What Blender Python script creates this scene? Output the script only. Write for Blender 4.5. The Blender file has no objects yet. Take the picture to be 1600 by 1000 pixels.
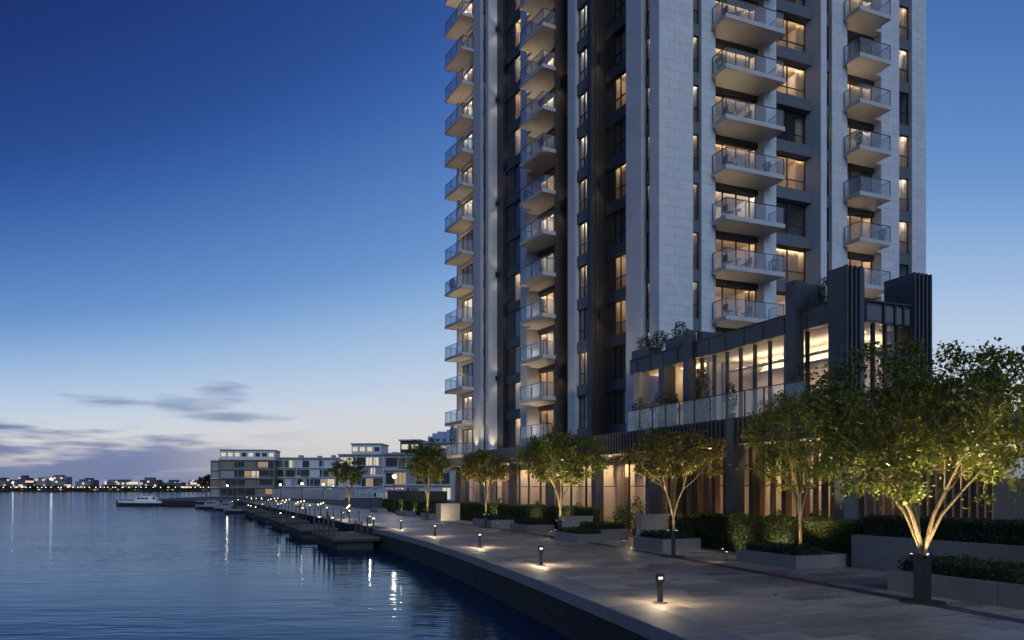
import bpy, bmesh, math, random
import numpy as np
from mathutils import Vector
random.seed(7)
R = math.radians
scn = bpy.context.scene
COL = scn.collection

# ------------------------------------------------------------------ camera
cam_data = bpy.data.cameras.new('camera')
cam = bpy.data.objects.new('camera', cam_data); COL.objects.link(cam)
cam.location = (0, 0, 2.9); cam.rotation_euler = (R(90), 0, 0)
cam_data.sensor_width = 36.0; cam_data.lens = 27.0
cam_data.shift_y = 263 / 1600.0
cam_data.clip_start = 0.1; cam_data.clip_end = 6000
scn.camera = cam

# ------------------------------------------------------------------ sky
world = bpy.data.worlds.new('World'); scn.world = world; world.use_nodes = True
def srgb(r, g, b):
    f = lambda c: (c / 12.92) if c <= 0.04045 else ((c + 0.055) / 1.055) ** 2.4
    return (f(r / 255), f(g / 255), f(b / 255), 1)
def build_sky():
    nt = world.node_tree; N = nt.nodes; L = nt.links; N.clear()
    def m(op, a, b=None, c=None, clamp=False):
        n = N.new('ShaderNodeMath'); n.operation = op; n.use_clamp = clamp
        for i, v in enumerate((a, b, c)):
            if v is None: continue
            if isinstance(v, (int, float)): n.inputs[i].default_value = v
            else: L.new(v, n.inputs[i])
        return n.outputs[0]
    tc = N.new('ShaderNodeTexCoord')
    sx = N.new('ShaderNodeSeparateXYZ'); L.new(tc.outputs['Generated'], sx.inputs[0])
    x, y, z = sx.outputs
    hl = m('SQRT', m('ADD', m('MULTIPLY', x, x), m('ADD', m('MULTIPLY', y, y), 1e-6)))
    az0 = R(18)
    c = m('DIVIDE', m('ADD', m('MULTIPLY', x, math.sin(az0)), m('MULTIPLY', y, math.cos(az0))), hl)
    k = m('MINIMUM', m('ADD', m('MULTIPLY', m('SUBTRACT', 1.0, c), 2.0), 0.82), 1.75)
    zz = m('MAXIMUM', z, 0.0)
    e = m('MULTIPLY', zz, k)
    ramp = N.new('ShaderNodeValToRGB'); L.new(e, ramp.inputs[0])
    stops = [(0.0, (196, 188, 190)), (0.04, (210, 203, 200)), (0.085, (213, 214, 218)), (0.133, (192, 209, 229)),
             (0.212, (146, 181, 221)), (0.288, (103, 147, 205)), (0.424, (62, 104, 175)), (0.54, (41, 74, 145)),
             (0.72, (28, 52, 114)), (1.0, (20, 38, 90))]
    ramp.color_ramp.interpolation = 'B_SPLINE'
    el = ramp.color_ramp.elements
    el[0].position = stops[0][0]; el[0].color = srgb(*stops[0][1])
    el[1].position = stops[-1][0]; el[1].color = srgb(*stops[-1][1])
    for p, col in stops[1:-1]:
        q = el.new(p); q.color = srgb(*col)
    # dusk band of blue-grey cloud, low over the water away from the glow
    az = m('ARCTAN2', x, y)
    cv = N.new('ShaderNodeCombineXYZ')
    L.new(m('MULTIPLY', az, 5.0), cv.inputs[0]); L.new(m('MULTIPLY', z, 38.0), cv.inputs[1])
    nz = N.new('ShaderNodeTexNoise'); nz.inputs['Scale'].default_value = 1.35; nz.inputs['Detail'].default_value = 7
    nz.inputs['Roughness'].default_value = 0.55
    L.new(cv.outputs[0], nz.inputs['Vector'])
    def sstep(v, a, b):
        n = N.new('ShaderNodeMapRange'); n.interpolation_type = 'SMOOTHSTEP'
        L.new(v, n.inputs[0]); n.inputs[1].default_value = a; n.inputs[2].default_value = b
        return n.outputs[0]
    away = sstep(az, R(-13), R(-27))
    lowb = sstep(z, 0.125, 0.015)
    thr = m('SUBTRACT', 0.70, m('MULTIPLY', lowb, 0.36))
    dens = m('MULTIPLY', sstep(m('SUBTRACT', nz.outputs[0], thr), -0.05, 0.14), m('MULTIPLY', away, sstep(z, 0.17, 0.10)))
    solid = m('MULTIPLY', sstep(z, 0.05, 0.005), sstep(az, R(-8), R(-24)))
    dens = m('MAXIMUM', m('MULTIPLY', dens, 0.85), m('MULTIPLY', solid, 0.80))
    # one torn cloud standing clear of the bank
    wob = m('MULTIPLY', m('SUBTRACT', nz.outputs[0], 0.5), 0.16)
    def puff(a0, z0, ra, rz):
        da = m('DIVIDE', m('SUBTRACT', az, R(a0)), R(ra)); dz = m('DIVIDE', m('SUBTRACT', z, z0), rz)
        r = m('ADD', m('ADD', m('MULTIPLY', da, da), m('MULTIPLY', dz, dz)), m('MULTIPLY', wob, 26.0))
        return sstep(r, 1.1, -0.4)
    pf = m('MAXIMUM', puff(-20.6, 0.119, 2.4, 0.016), m('MAXIMUM', puff(-22.8, 0.100, 3.0, 0.012), puff(-19.8, 0.087, 4.0, 0.008)))
    pf = m('MAXIMUM', pf, puff(-27.5, 0.100, 3.4, 0.008))
    dens = m('MAXIMUM', dens, m('MULTIPLY', pf, 0.7))
    mix = N.new('ShaderNodeMix'); mix.data_type = 'RGBA'
    L.new(dens, mix.inputs[0]); L.new(ramp.outputs[0], mix.inputs[6]); mix.inputs[7].default_value = srgb(92, 111, 160)
    bg = N.new('ShaderNodeBackground'); L.new(mix.outputs[2], bg.inputs[0]); bg.inputs[1].default_value = 1.0
    out = N.new('ShaderNodeOutputWorld'); L.new(bg.outputs[0], out.inputs[0])
build_sky()

# ------------------------------------------------------------------ last light, soft
sun_d = bpy.data.lights.new('sun', 'SUN'); sun = bpy.data.objects.new('sun', sun_d); COL.objects.link(sun)
SUN_EL = R(24); sd = Vector((0.30 * math.cos(SUN_EL), -0.954 * math.cos(SUN_EL), math.sin(SUN_EL)))
sun.rotation_euler = (-sd).to_track_quat('-Z', 'Y').to_euler()
sun_d.energy = 1.3; sun_d.angle = R(35); sun_d.color = (0.66, 0.81, 1.0)

scn.view_settings.view_transform = 'Standard'; scn.view_settings.look = 'None'
scn.view_settings.exposure = 0.0; scn.view_settings.gamma = 1.0; scn.view_settings.use_curve_mapping = False
scn.render.engine = 'CYCLES'
scn.cycles.use_denoising = True
scn.cycles.max_bounces = 8; scn.cycles.diffuse_bounces = 3; scn.cycles.glossy_bounces = 4
scn.cycles.transparent_max_bounces = 24; scn.cycles.transmission_bounces = 4
scn.cycles.caustics_reflective = False; scn.cycles.caustics_refractive = False
scn.cycles.sample_clamp_indirect = 4.0; scn.cycles.use_light_tree = True

# ------------------------------------------------------------------ materials
M = {}
def mat(name, build):
    m = bpy.data.materials.new(name); m.use_nodes = True
    nt = m.node_tree; nt.nodes.clear(); out = nt.nodes.new('ShaderNodeOutputMaterial')
    build(nt, out); M[name] = m; return m
def noise(nt, scale, detail=4, rough=0.55, stretch=None, coord='Object'):
    tc = nt.nodes.new('ShaderNodeTexCoord'); n = nt.nodes.new('ShaderNodeTexNoise')
    n.inputs['Scale'].default_value = scale; n.inputs['Detail'].default_value = detail; n.inputs['Roughness'].default_value = rough
    if stretch:
        mp = nt.nodes.new('ShaderNodeMapping'); mp.inputs['Scale'].default_value = stretch
        nt.links.new(tc.outputs[coord], mp.inputs[0]); nt.links.new(mp.outputs[0], n.inputs['Vector'])
    else: nt.links.new(tc.outputs[coord], n.inputs['Vector'])
    return n
def plain(name, colA, colB=None, rough=0.6, metallic=0.0, scale=3.0, bump=0.0, bscale=40.0, vary=0.0, stretch=None, detail=5, spec=0.5, island=False):
    colB = colB or tuple(c * 0.8 for c in colA)
    def b(nt, out):
        L = nt.links; p = nt.nodes.new('ShaderNodeBsdfPrincipled')
        n = noise(nt, scale, detail, 0.6, stretch)
        mr = nt.nodes.new('ShaderNodeMapRange'); mr.inputs[1].default_value = 0.3; mr.inputs[2].default_value = 0.7
        L.new(n.outputs[0], mr.inputs[0])
        mx = nt.nodes.new('ShaderNodeMix'); mx.data_type = 'RGBA'
        mx.inputs[6].default_value = (*colA, 1); mx.inputs[7].default_value = (*colB, 1); L.new(mr.outputs[0], mx.inputs[0])
        col = mx.outputs[2]
        if vary:
            if island:
                oi = nt.nodes.new('ShaderNodeNewGeometry'); rnd = oi.outputs['Random Per Island']
            else:
                oi = nt.nodes.new('ShaderNodeObjectInfo'); rnd = oi.outputs['Random']
            r2 = nt.nodes.new('ShaderNodeMapRange'); r2.inputs[3].default_value = 1 - vary; r2.inputs[4].default_value = 1 + vary
            L.new(rnd, r2.inputs[0])
            hs = nt.nodes.new('ShaderNodeHueSaturation'); L.new(r2.outputs[0], hs.inputs['Value']); L.new(col, hs.inputs['Color']); col = hs.outputs[0]
        L.new(col, p.inputs['Base Color']); p.inputs['Metallic'].default_value = metallic
        r3 = nt.nodes.new('ShaderNodeMapRange'); r3.inputs[3].default_value = max(0.02, rough - 0.1); r3.inputs[4].default_value = min(1, rough + 0.1)
        L.new(n.outputs[0], r3.inputs[0]); L.new(r3.outputs[0], p.inputs['Roughness'])
        p.inputs['Specular IOR Level'].default_value = spec
        if bump:
            n2 = noise(nt, bscale, 4); bp = nt.nodes.new('ShaderNodeBump'); bp.inputs['Strength'].default_value = bump; bp.inputs['Distance'].default_value = 0.02
            L.new(n2.outputs[0], bp.inputs['Height']); L.new(bp.outputs[0], p.inputs['Normal'])
        L.new(p.outputs[0], out.inputs[0])
    return mat(name, b)
def glass(name, tint=(0.93, 0.95, 0.97), milk=0.0, ior=0.04, milkcol=(0.75, 0.8, 0.85)):
    def b(nt, out):
        L = nt.links
        tr = nt.nodes.new('ShaderNodeBsdfTransparent'); tr.inputs[0].default_value = (*tint, 1)
        gl = nt.nodes.new('ShaderNodeBsdfGlossy'); gl.inputs['Roughness'].default_value = 0.02
        lw = nt.nodes.new('ShaderNodeLayerWeight'); lw.inputs[0].default_value = 0.5       # Schlick, alike from both sides of the sheet
        pw = nt.nodes.new('ShaderNodeMath'); pw.operation = 'POWER'; pw.inputs[1].default_value = 4.0; L.new(lw.outputs['Facing'], pw.inputs[0])
        fr = nt.nodes.new('ShaderNodeMath'); fr.operation = 'MULTIPLY_ADD'; fr.inputs[1].default_value = 0.9; fr.inputs[2].default_value = ior; L.new(pw.outputs[0], fr.inputs[0])
        src = tr.outputs[0]
        if milk:
            df = nt.nodes.new('ShaderNodeBsdfDiffuse'); df.inputs[0].default_value = (*milkcol, 1)
            mk = nt.nodes.new('ShaderNodeMixShader'); mk.inputs[0].default_value = milk; L.new(src, mk.inputs[1]); L.new(df.outputs[0], mk.inputs[2]); src = mk.outputs[0]
        mx = nt.nodes.new('ShaderNodeMixShader'); L.new(fr.outputs[0], mx.inputs[0]); L.new(src, mx.inputs[1]); L.new(gl.outputs[0], mx.inputs[2])
        L.new(mx.outputs[0], out.inputs[0])
    return mat(name, b)
def emit(name, col, s):
    def b(nt, out):
        e = nt.nodes.new('ShaderNodeEmission'); e.inputs[0].default_value = (*col, 1); e.inputs[1].default_value = s
        nt.links.new(e.outputs[0], out.inputs[0])
    return mat(name, b)
def leafmat(name, a, b_, trans=0.35):
    def b(nt, out):
        L = nt.links
        g = nt.nodes.new('ShaderNodeNewGeometry'); rp = nt.nodes.new('ShaderNodeValToRGB'); L.new(g.outputs['Random Per Island'], rp.inputs[0])
        e = rp.color_ramp.elements; e[0].color = (*a, 1); e[1].color = (*b_, 1)
        d = nt.nodes.new('ShaderNodeBsdfPrincipled'); d.inputs['Roughness'].default_value = 0.5; d.inputs['Specular IOR Level'].default_value = 0.3
        t = nt.nodes.new('ShaderNodeBsdfTranslucent'); L.new(rp.outputs[0], d.inputs['Base Color']); L.new(rp.outputs[0], t.inputs[0])
        mx = nt.nodes.new('ShaderNodeMixShader'); mx.inputs[0].default_value = trans; L.new(d.outputs[0], mx.inputs[1]); L.new(t.outputs[0], mx.inputs[2])
        L.new(mx.outputs[0], out.inputs[0])
    return mat(name, b)

plain('stone', (0.50, 0.535, 0.59), (0.44, 0.47, 0.52), 0.6, scale=1.1, bump=0.15, bscale=12, vary=0.035, island=False)
plain('stone_rest', (0.50, 0.535, 0.59), (0.44, 0.47, 0.52), 0.6, scale=1.1, bump=0.15, bscale=12, vary=0.035, island=True)
plain('joint', (0.32, 0.34, 0.375), rough=0.9)
plain('slab', (0.44, 0.44, 0.45), (0.38, 0.38, 0.39), 0.75, scale=1.2)
plain('dark_metal', (0.040, 0.048, 0.062), (0.030, 0.036, 0.048), 0.42, scale=2, vary=0.12)
plain('band_metal', (0.030, 0.034, 0.042), (0.020, 0.023, 0.030), 0.45, scale=2, vary=0.15)
plain('black_metal', (0.014, 0.015, 0.017), (0.020, 0.020, 0.022), 0.45)
plain('spandrel', (0.10, 0.115, 0.14), (0.08, 0.092, 0.115), 0.5, scale=1.5, vary=0.08)
plain('brown_panel', (0.060, 0.048, 0.042), (0.042, 0.034, 0.030), 0.5, scale=3, stretch=(1, 1, 0.1), vary=0.15)
plain('timber', (0.20, 0.115, 0.070), (0.13, 0.075, 0.048), 0.55, scale=5, stretch=(6, 6, 0.25), vary=0.25)
plain('bronze', (0.30, 0.24, 0.19), (0.22, 0.18, 0.14), 0.5, scale=3, stretch=(4, 4, 0.2), vary=0.2)
plain('room_wall', (0.56, 0.49, 0.41), (0.48, 0.42, 0.35), 0.8, scale=0.8, vary=0.2)
plain('hall_wall', (0.58, 0.51, 0.43), (0.50, 0.43, 0.36), 0.8, scale=0.9, vary=0.06)
plain('plaster', (0.66, 0.62, 0.56), (0.60, 0.56, 0.5), 0.8, scale=1)
plain('paving', (0.39, 0.34, 0.295), (0.25, 0.22, 0.195), 0.46, scale=0.9, bump=0.35, bscale=14, vary=0.36, detail=8)
plain('paving_rest', (0.39, 0.34, 0.295), (0.25, 0.22, 0.195), 0.46, scale=0.9, bump=0.35, bscale=14, vary=0.36, detail=8, island=True)
plain('coping', (0.25, 0.24, 0.235), (0.20, 0.195, 0.19), 0.65, scale=1.6, bump=0.2, bscale=30, vary=0.10)
plain('grout', (0.07, 0.066, 0.062), rough=0.95)
plain('dark_paving', (0.075, 0.072, 0.072), (0.055, 0.053, 0.053), 0.6, scale=2, bump=0.2, bscale=30, vary=0.15)
plain('concrete', (0.21, 0.205, 0.20), (0.165, 0.16, 0.157), 0.75, scale=0.9, bump=0.2, bscale=18, vary=0.08)
plain('pale_stone', (0.40, 0.36, 0.31), (0.32, 0.29, 0.25), 0.7, scale=1.1, bump=0.2, bscale=18)
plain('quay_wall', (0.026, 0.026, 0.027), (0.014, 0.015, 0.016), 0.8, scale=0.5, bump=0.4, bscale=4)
plain('soil', (0.035, 0.026, 0.018), (0.02, 0.016, 0.012), 0.95, scale=9)
plain('ground', (0.13, 0.125, 0.12), (0.10, 0.096, 0.092), 0.85, scale=0.2)
plain('bark', (0.30, 0.23, 0.13), (0.12, 0.085, 0.05), 0.8, scale=6, stretch=(5, 5, 1), bump=0.6, bscale=18)
plain('hedge_core', (0.012, 0.020, 0.008), (0.008, 0.012, 0.006), 0.95, scale=12)
plain('dock_wood', (0.10, 0.09, 0.08), (0.06, 0.055, 0.05), 0.8, scale=4, stretch=(8, 1, 1), vary=0.2)
plain('white_paint', (0.66, 0.68, 0.70), (0.56, 0.58, 0.60), 0.45, scale=1)
plain('block_white', (0.50, 0.52, 0.55), (0.44, 0.46, 0.49), 0.7, scale=0.2)
plain('block_grey', (0.27, 0.28, 0.31), (0.22, 0.23, 0.26), 0.7, scale=0.2)
plain('block_tan', (0.20, 0.165, 0.14), (0.16, 0.13, 0.11), 0.7, scale=0.2)
plain('block_dark', (0.055, 0.052, 0.055), (0.04, 0.038, 0.04), 0.6, scale=0.3)
plain('far_haze', (0.24, 0.32, 0.46), (0.20, 0.27, 0.40), 0.9, scale=0.05)  # distance haze put into the far tower's colour
plain('far_city', (0.085, 0.10, 0.14), (0.06, 0.07, 0.10), 0.9, scale=0.05, vary=0.35)
plain('far_land', (0.018, 0.020, 0.022), (0.012, 0.014, 0.016), 0.9, scale=0.05)
plain('hull', (0.03, 0.035, 0.045), (0.02, 0.024, 0.03), 0.4)
plain('fabric', (0.30, 0.24, 0.18), (0.24, 0.19, 0.14), 0.9, scale=12)
plain('fence_dark', (0.020, 0.022, 0.020), (0.014, 0.015, 0.014), 0.7, scale=2)
plain('dark_window', (0.02, 0.025, 0.035), (0.012, 0.015, 0.02), 0.12, scale=0.3)
glass('pane_glass', (0.93, 0.94, 0.95), 0.0, 0.035)
glass('rail_glass', (0.90, 0.93, 0.96), 0.10, 0.045)
glass('terrace_glass', (0.86, 0.91, 0.95), 0.02, 0.045)
WARM = (1.0, 0.74, 0.47)
emit('lamp_room', WARM, 70); emit('lamp_room_dim', (1.0, 0.70, 0.42), 30); emit('lamp_soft', (1.0, 0.82, 0.66), 60)
emit('lamp_hall', (1.0, 0.70, 0.41), 36); emit('lamp_bollard', (1.0, 0.82, 0.58), 1.7)
emit('lamp_up', (1.0, 0.84, 0.60), 4); emit('lamp_tiny', (1.0, 0.72, 0.40), 6.0); emit('lamp_neutral', (1.0, 0.90, 0.78), 34); emit('lit_far', (1.0, 0.72, 0.42), 0.38); emit('lit_far_white', (1.0, 0.86, 0.66), 0.7)
emit('lamp_shore', (1.0, 0.76, 0.50), 5); emit('lamp_flood', (0.92, 0.96, 1.0), 14); emit('lamp_post', (1.0, 0.74, 0.42), 22)
leafmat('leaf', (0.045, 0.066, 0.012), (0.125, 0.140, 0.018), 0.3)
leafmat('leaf_gold', (0.045, 0.056, 0.012), (0.15, 0.115, 0.016), 0.25)
leafmat('leaf_hedge', (0.034, 0.062, 0.012), (0.095, 0.130, 0.022), 0.3)
leafmat('leaf_dark', (0.018, 0.034, 0.012), (0.035, 0.058, 0.018), 0.2)
def curtain(nt, out):
    L = nt.links; oi = nt.nodes.new('ShaderNodeObjectInfo'); rp = nt.nodes.new('ShaderNodeValToRGB'); L.new(oi.outputs['Random'], rp.inputs[0])
    rp.color_ramp.elements[0].color = (0.62, 0.54, 0.44, 1); rp.color_ramp.elements[1].color = (0.42, 0.34, 0.26, 1)
    d = nt.nodes.new('ShaderNodeBsdfDiffuse'); t = nt.nodes.new('ShaderNodeBsdfTranslucent'); L.new(rp.outputs[0], d.inputs[0]); L.new(rp.outputs[0], t.inputs[0])
    mx = nt.nodes.new('ShaderNodeMixShader'); mx.inputs[0].default_value = 0.5; L.new(d.outputs[0], mx.inputs[1]); L.new(t.outputs[0], mx.inputs[2]); L.new(mx.outputs[0], out.inputs[0])
mat('curtain', curtain)
def water(nt, out):
    L = nt.links
    df = nt.nodes.new('ShaderNodeBsdfDiffuse'); df.inputs[0].default_value = (0.010, 0.030, 0.070, 1)
    gl = nt.nodes.new('ShaderNodeBsdfGlossy'); gl.inputs['Roughness'].default_value = 0.07; gl.inputs[0].default_value = (0.43, 0.56, 0.73, 1)
    fr = nt.nodes.new('ShaderNodeFresnel'); fr.inputs[0].default_value = 1.30
    n1 = noise(nt, 1.0, 3, 0.5, (0.28, 0.85, 1)); n2 = noise(nt, 1.0, 2, 0.5, (1.3, 3.4, 1)); n3 = noise(nt, 0.05, 2, 0.5)
    a = nt.nodes.new('ShaderNodeMath'); a.operation = 'MULTIPLY_ADD'; a.inputs[1].default_value = 0.28; L.new(n2.outputs[0], a.inputs[0]); L.new(n1.outputs[0], a.inputs[2])
    mr = nt.nodes.new('ShaderNodeMapRange'); mr.inputs[1].default_value = 0.35; mr.inputs[2].default_value = 0.65; mr.inputs[3].default_value = 0.18; mr.inputs[4].default_value = 0.85
    L.new(n3.outputs[0], mr.inputs[0])
    bp = nt.nodes.new('ShaderNodeBump'); bp.inputs['Distance'].default_value = 0.075; L.new(mr.outputs[0], bp.inputs['Strength'])
    L.new(a.outputs[0], bp.inputs['Height'])
    for n in (df, gl, fr): L.new(bp.outputs[0], n.inputs['Normal'])
    mx = nt.nodes.new('ShaderNodeMixShader'); L.new(fr.outputs[0], mx.inputs[0]); L.new(df.outputs[0], mx.inputs[1]); L.new(gl.outputs[0], mx.inputs[2])
    L.new(mx.outputs[0], out.inputs[0])
mat('water', water)
def citywin(nt, out):
    # far shore facades: windows far below a pixel each
    L = nt.links; tc = nt.nodes.new('ShaderNodeTexCoord'); mp = nt.nodes.new('ShaderNodeMapping'); mp.inputs['Scale'].default_value = (0.33, 0.0, 0.4)
    L.new(tc.outputs['Object'], mp.inputs[0]); fl = nt.nodes.new('ShaderNodeVectorMath'); fl.operation = 'FLOOR'; L.new(mp.outputs[0], fl.inputs[0])
    oi = nt.nodes.new('ShaderNodeObjectInfo'); ad = nt.nodes.new('ShaderNodeVectorMath'); ad.operation = 'ADD'; L.new(fl.outputs[0], ad.inputs[0]); L.new(oi.outputs['Random'], ad.inputs[1])
    wn = nt.nodes.new('ShaderNodeTexWhiteNoise'); L.new(ad.outputs[0], wn.inputs[0])
    gt = nt.nodes.new('ShaderNodeMath'); gt.operation = 'GREATER_THAN'; gt.inputs[1].default_value = 0.80; L.new(wn.outputs[0], gt.inputs[0])
    d = nt.nodes.new('ShaderNodeBsdfDiffuse'); rp = nt.nodes.new('ShaderNodeValToRGB'); L.new(oi.outputs['Random'], rp.inputs[0])
    rp.color_ramp.elements[0].color = (0.07, 0.085, 0.12, 1); rp.color_ramp.elements[1].color = (0.20, 0.22, 0.27, 1); L.new(rp.outputs[0], d.inputs[0])
    em = nt.nodes.new('ShaderNodeEmission'); em.inputs[0].default_value = (1, 0.78, 0.5, 1); em.inputs[1].default_value = 0.9
    mx = nt.nodes.new('ShaderNodeMixShader'); L.new(gt.outputs[0], mx.inputs[0]); L.new(d.outputs[0], mx.inputs[1]); L.new(em.outputs[0], mx.inputs[2]); L.new(mx.outputs[0], out.inputs[0])
mat('city_facade', citywin)

# ------------------------------------------------------------------ helpers
class Frame:
    def __init__(s, o, a, b):
        s.o, s.a, s.b = o, a, b; s.flip = (a[0] * b[1] - a[1] * b[0]) < 0
    def pt(s, u, v, z=0.0):
        return (s.o[0] + s.a[0] * u + s.b[0] * v, s.o[1] + s.a[1] * u + s.b[1] * v, z)
W = Frame((0, 0), (1, 0), (0, 1))
class MB:
    def __init__(s): s.v, s.f, s.m, s.sm = [], [], [], False
    def box(s, fr, u0, u1, v0, v1, z0, z1, mi=0):
        if u1 < u0: u0, u1 = u1, u0
        if v1 < v0: v0, v1 = v1, v0
        n = len(s.v)
        for z in (z0, z1):
            for (u, v) in ((u0, v0), (u1, v0), (u1, v1), (u0, v1)): s.v.append(fr.pt(u, v, z))
        F = [(3, 2, 1, 0), (4, 5, 6, 7), (0, 1, 5, 4), (1, 2, 6, 5), (2, 3, 7, 6), (3, 0, 4, 7)]
        for q in F:
            if fr.flip: q = q[::-1]
            s.f.append(tuple(n + i for i in q)); s.m.append(mi)
        return s
    def prism(s, pts, z0, z1, mi=0):
        n = len(s.v); k = len(pts)
        ar = sum(pts[i][0] * pts[(i + 1) % k][1] - pts[(i + 1) % k][0] * pts[i][1] for i in range(k))
        if ar < 0: pts = pts[::-1]
        for z in (z0, z1): s.v += [(p[0], p[1], z) for p in pts]
        s.f.append(tuple(n + i for i in range(k - 1, -1, -1))); s.m.append(mi)
        s.f.append(tuple(n + k + i for i in range(k))); s.m.append(mi)
        for i in range(k):
            j = (i + 1) % k; s.f.append((n + i, n + j, n + k + j, n + k + i)); s.m.append(mi)
        return s
    def quad(s, a, b, c, d, mi=0):
        n = len(s.v); s.v += [a, b, c, d]; s.f.append((n, n + 1, n + 2, n + 3)); s.m.append(mi); return s
    def tube(s, path, rad, k=6, mi=0, cap=True):
        path = [Vector(p) for p in path]; n0 = len(s.v); up = Vector((0.13, 0.97, 0.21))
        for i, p in enumerate(path):
            d = (path[min(i + 1, len(path) - 1)] - path[max(i - 1, 0)]).normalized()
            x = d.cross(up)
            if x.length < 1e-3: x = d.cross(Vector((1, 0, 0)))
            x.normalize(); y = d.cross(x)
            for j in range(k):
                a = 2 * math.pi * j / k; s.v.append(tuple(p + (x * math.cos(a) + y * math.sin(a)) * rad[i]))
        for i in range(len(path) - 1):
            for j in range(k):
                a = n0 + i * k + j; b = n0 + i * k + (j + 1) % k; s.f.append((a, b, b + k, a + k)); s.m.append(mi)
        if cap:
            s.f.append(tuple(n0 + j for j in range(k - 1, -1, -1))); s.m.append(mi)
            e = n0 + (len(path) - 1) * k; s.f.append(tuple(e + j for j in range(k))); s.m.append(mi)
        return s
    def lathe(s, c, prof, k=16, mi=0):
        return s.tube([(c[0], c[1], c[2] + z) for r, z in prof], [r for r, z in prof], k, mi)
    def mesh(s, name, mats, org=(0, 0, 0), bevel=0.0, fix=False):
        me = bpy.data.meshes.new(name)
        me.from_pydata([(v[0] - org[0], v[1] - org[1], v[2] - org[2]) for v in s.v], [], s.f)
        if not isinstance(mats, (list, tuple)): mats = [mats]
        for m_ in mats: me.materials.append(M[m_])
        if len(mats) > 1: me.polygons.foreach_set('material_index', s.m)
        if s.sm: me.polygons.foreach_set('use_smooth', [True] * len(me.polygons))
        if bevel or fix:
            bm = bmesh.new(); bm.from_mesh(me)
            if fix: bmesh.ops.recalc_face_normals(bm, faces=bm.faces)
            if bevel: bmesh.ops.bevel(bm, geom=bm.edges[:], offset=bevel, segments=2, affect='EDGES', profile=0.6)
            bm.to_mesh(me); bm.free()
        me.update(); return me
    def build(s, name, mats, parent=None, org=None, bevel=0.0, loc=None, fix=False):
        if org is None: org = tuple(parent['_o']) if parent is not None else (0, 0, 0)
        me = s.mesh(name, mats, org, bevel, fix)
        return link(name, me, parent, (0, 0, 0) if parent is not None else org) if loc is None else link(name, me, parent, loc)
def link(name, me, parent=None, loc=(0, 0, 0)):
    o = bpy.data.objects.new(name, me); COL.objects.link(o); o.location = loc
    if parent is not None:
        o.parent = parent; o['_o'] = parent['_o']
    else: o['_o'] = loc
    return o
def thing(name, loc, label, cat, group=None):
    o = bpy.data.objects.new(name, None); o.empty_display_size = 0.2; COL.objects.link(o); o.location = loc; o['_o'] = loc
    return tag(o, label, cat, group)
def tag(o, label=None, cat=None, group=None, kind=None):
    if label: o['label'] = label
    if cat: o['category'] = cat
    if group: o['group'] = group
    if kind: o['kind'] = kind
    return o
def soften(d, smooth):                                          # a broad lens: no burnt spot right at the lamp
    d.use_nodes = True; nt = d.node_tree; e = [n for n in nt.nodes if n.type == 'EMISSION'][0]
    f = nt.nodes.new('ShaderNodeLightFalloff'); f.inputs['Strength'].default_value = 1.0; f.inputs['Smooth'].default_value = smooth
    nt.links.new(f.outputs['Quadratic'], e.inputs['Strength'])
def spot(name, parent, wpos, wdir, watt, ang, blend=0.6, col=(1.0, 0.78, 0.5), rad=0.05, smooth=0.0):
    d = bpy.data.lights.new(name, 'SPOT'); d.energy = watt; d.spot_size = R(ang); d.spot_blend = blend; d.color = col; d.shadow_soft_size = rad
    o = bpy.data.objects.new(name, d); COL.objects.link(o); o.parent = parent
    og = parent['_o']; o.location = (wpos[0] - og[0], wpos[1] - og[1], wpos[2] - og[2])
    o.rotation_euler = Vector(wdir).to_track_quat('-Z', 'Y').to_euler()
    if smooth: soften(d, smooth)
    return o

def leaf_mesh(name, pts, nrm, size, mats, rng, aspect=0.5, org=(0, 0, 0), spread=0.9):
    n = len(pts); pts = np.asarray(pts, float) - np.array(org)
    a = rng.normal(size=(n, 3)); d = np.asarray(nrm, float) * 0.8 + a * spread
    d /= np.linalg.norm(d, axis=1)[:, None] + 1e-9
    t = np.cross(d, rng.normal(size=(n, 3))); t /= np.linalg.norm(t, axis=1)[:, None] + 1e-9
    b = np.cross(d, t); L = size * rng.choice([.45, .7, .9, 1.1, 1.4], n)[:, None] * rng.uniform(.85, 1.15, n)[:, None]
    v = np.empty((n, 4, 3)); v[:, 0] = pts - t * L * 0.5; v[:, 1] = pts + b * L * aspect * 0.5 + d * L * 0.08
    v[:, 2] = pts + t * L * 0.5; v[:, 3] = pts - b * L * aspect * 0.5 + d * L * 0.08
    me = bpy.data.meshes.new(name); me.vertices.add(n * 4); me.vertices.foreach_set('co', v.reshape(-1))
    me.loops.add(n * 4); me.loops.foreach_set('vertex_index', np.arange(n * 4, dtype=np.int32))
    me.polygons.add(n); me.polygons.foreach_set('loop_start', np.arange(0, n * 4, 4, dtype=np.int32)); me.polygons.foreach_set('loop_total', np.full(n, 4, dtype=np.int32))
    me.materials.append(M[mats]); me.update(calc_edges=True); return me

# ------------------------------------------------------------------ axes of the place (metres, camera above the origin)
E1, E2 = (-0.3846, 0.9231), (0.9231, 0.3846)         # along the quay front, inland
FP = Frame((0, 0), E1, E2)
TC = (9.315, 48.6)                                   # the tower's near corner
D1, N1 = (-0.4706, 0.8824), (0.8824, 0.4706)
FL = Frame(TC, D1, N1)                               # waterside face: along, inward
FR = Frame(TC, E2, E1)                               # end face: along, inward
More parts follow.
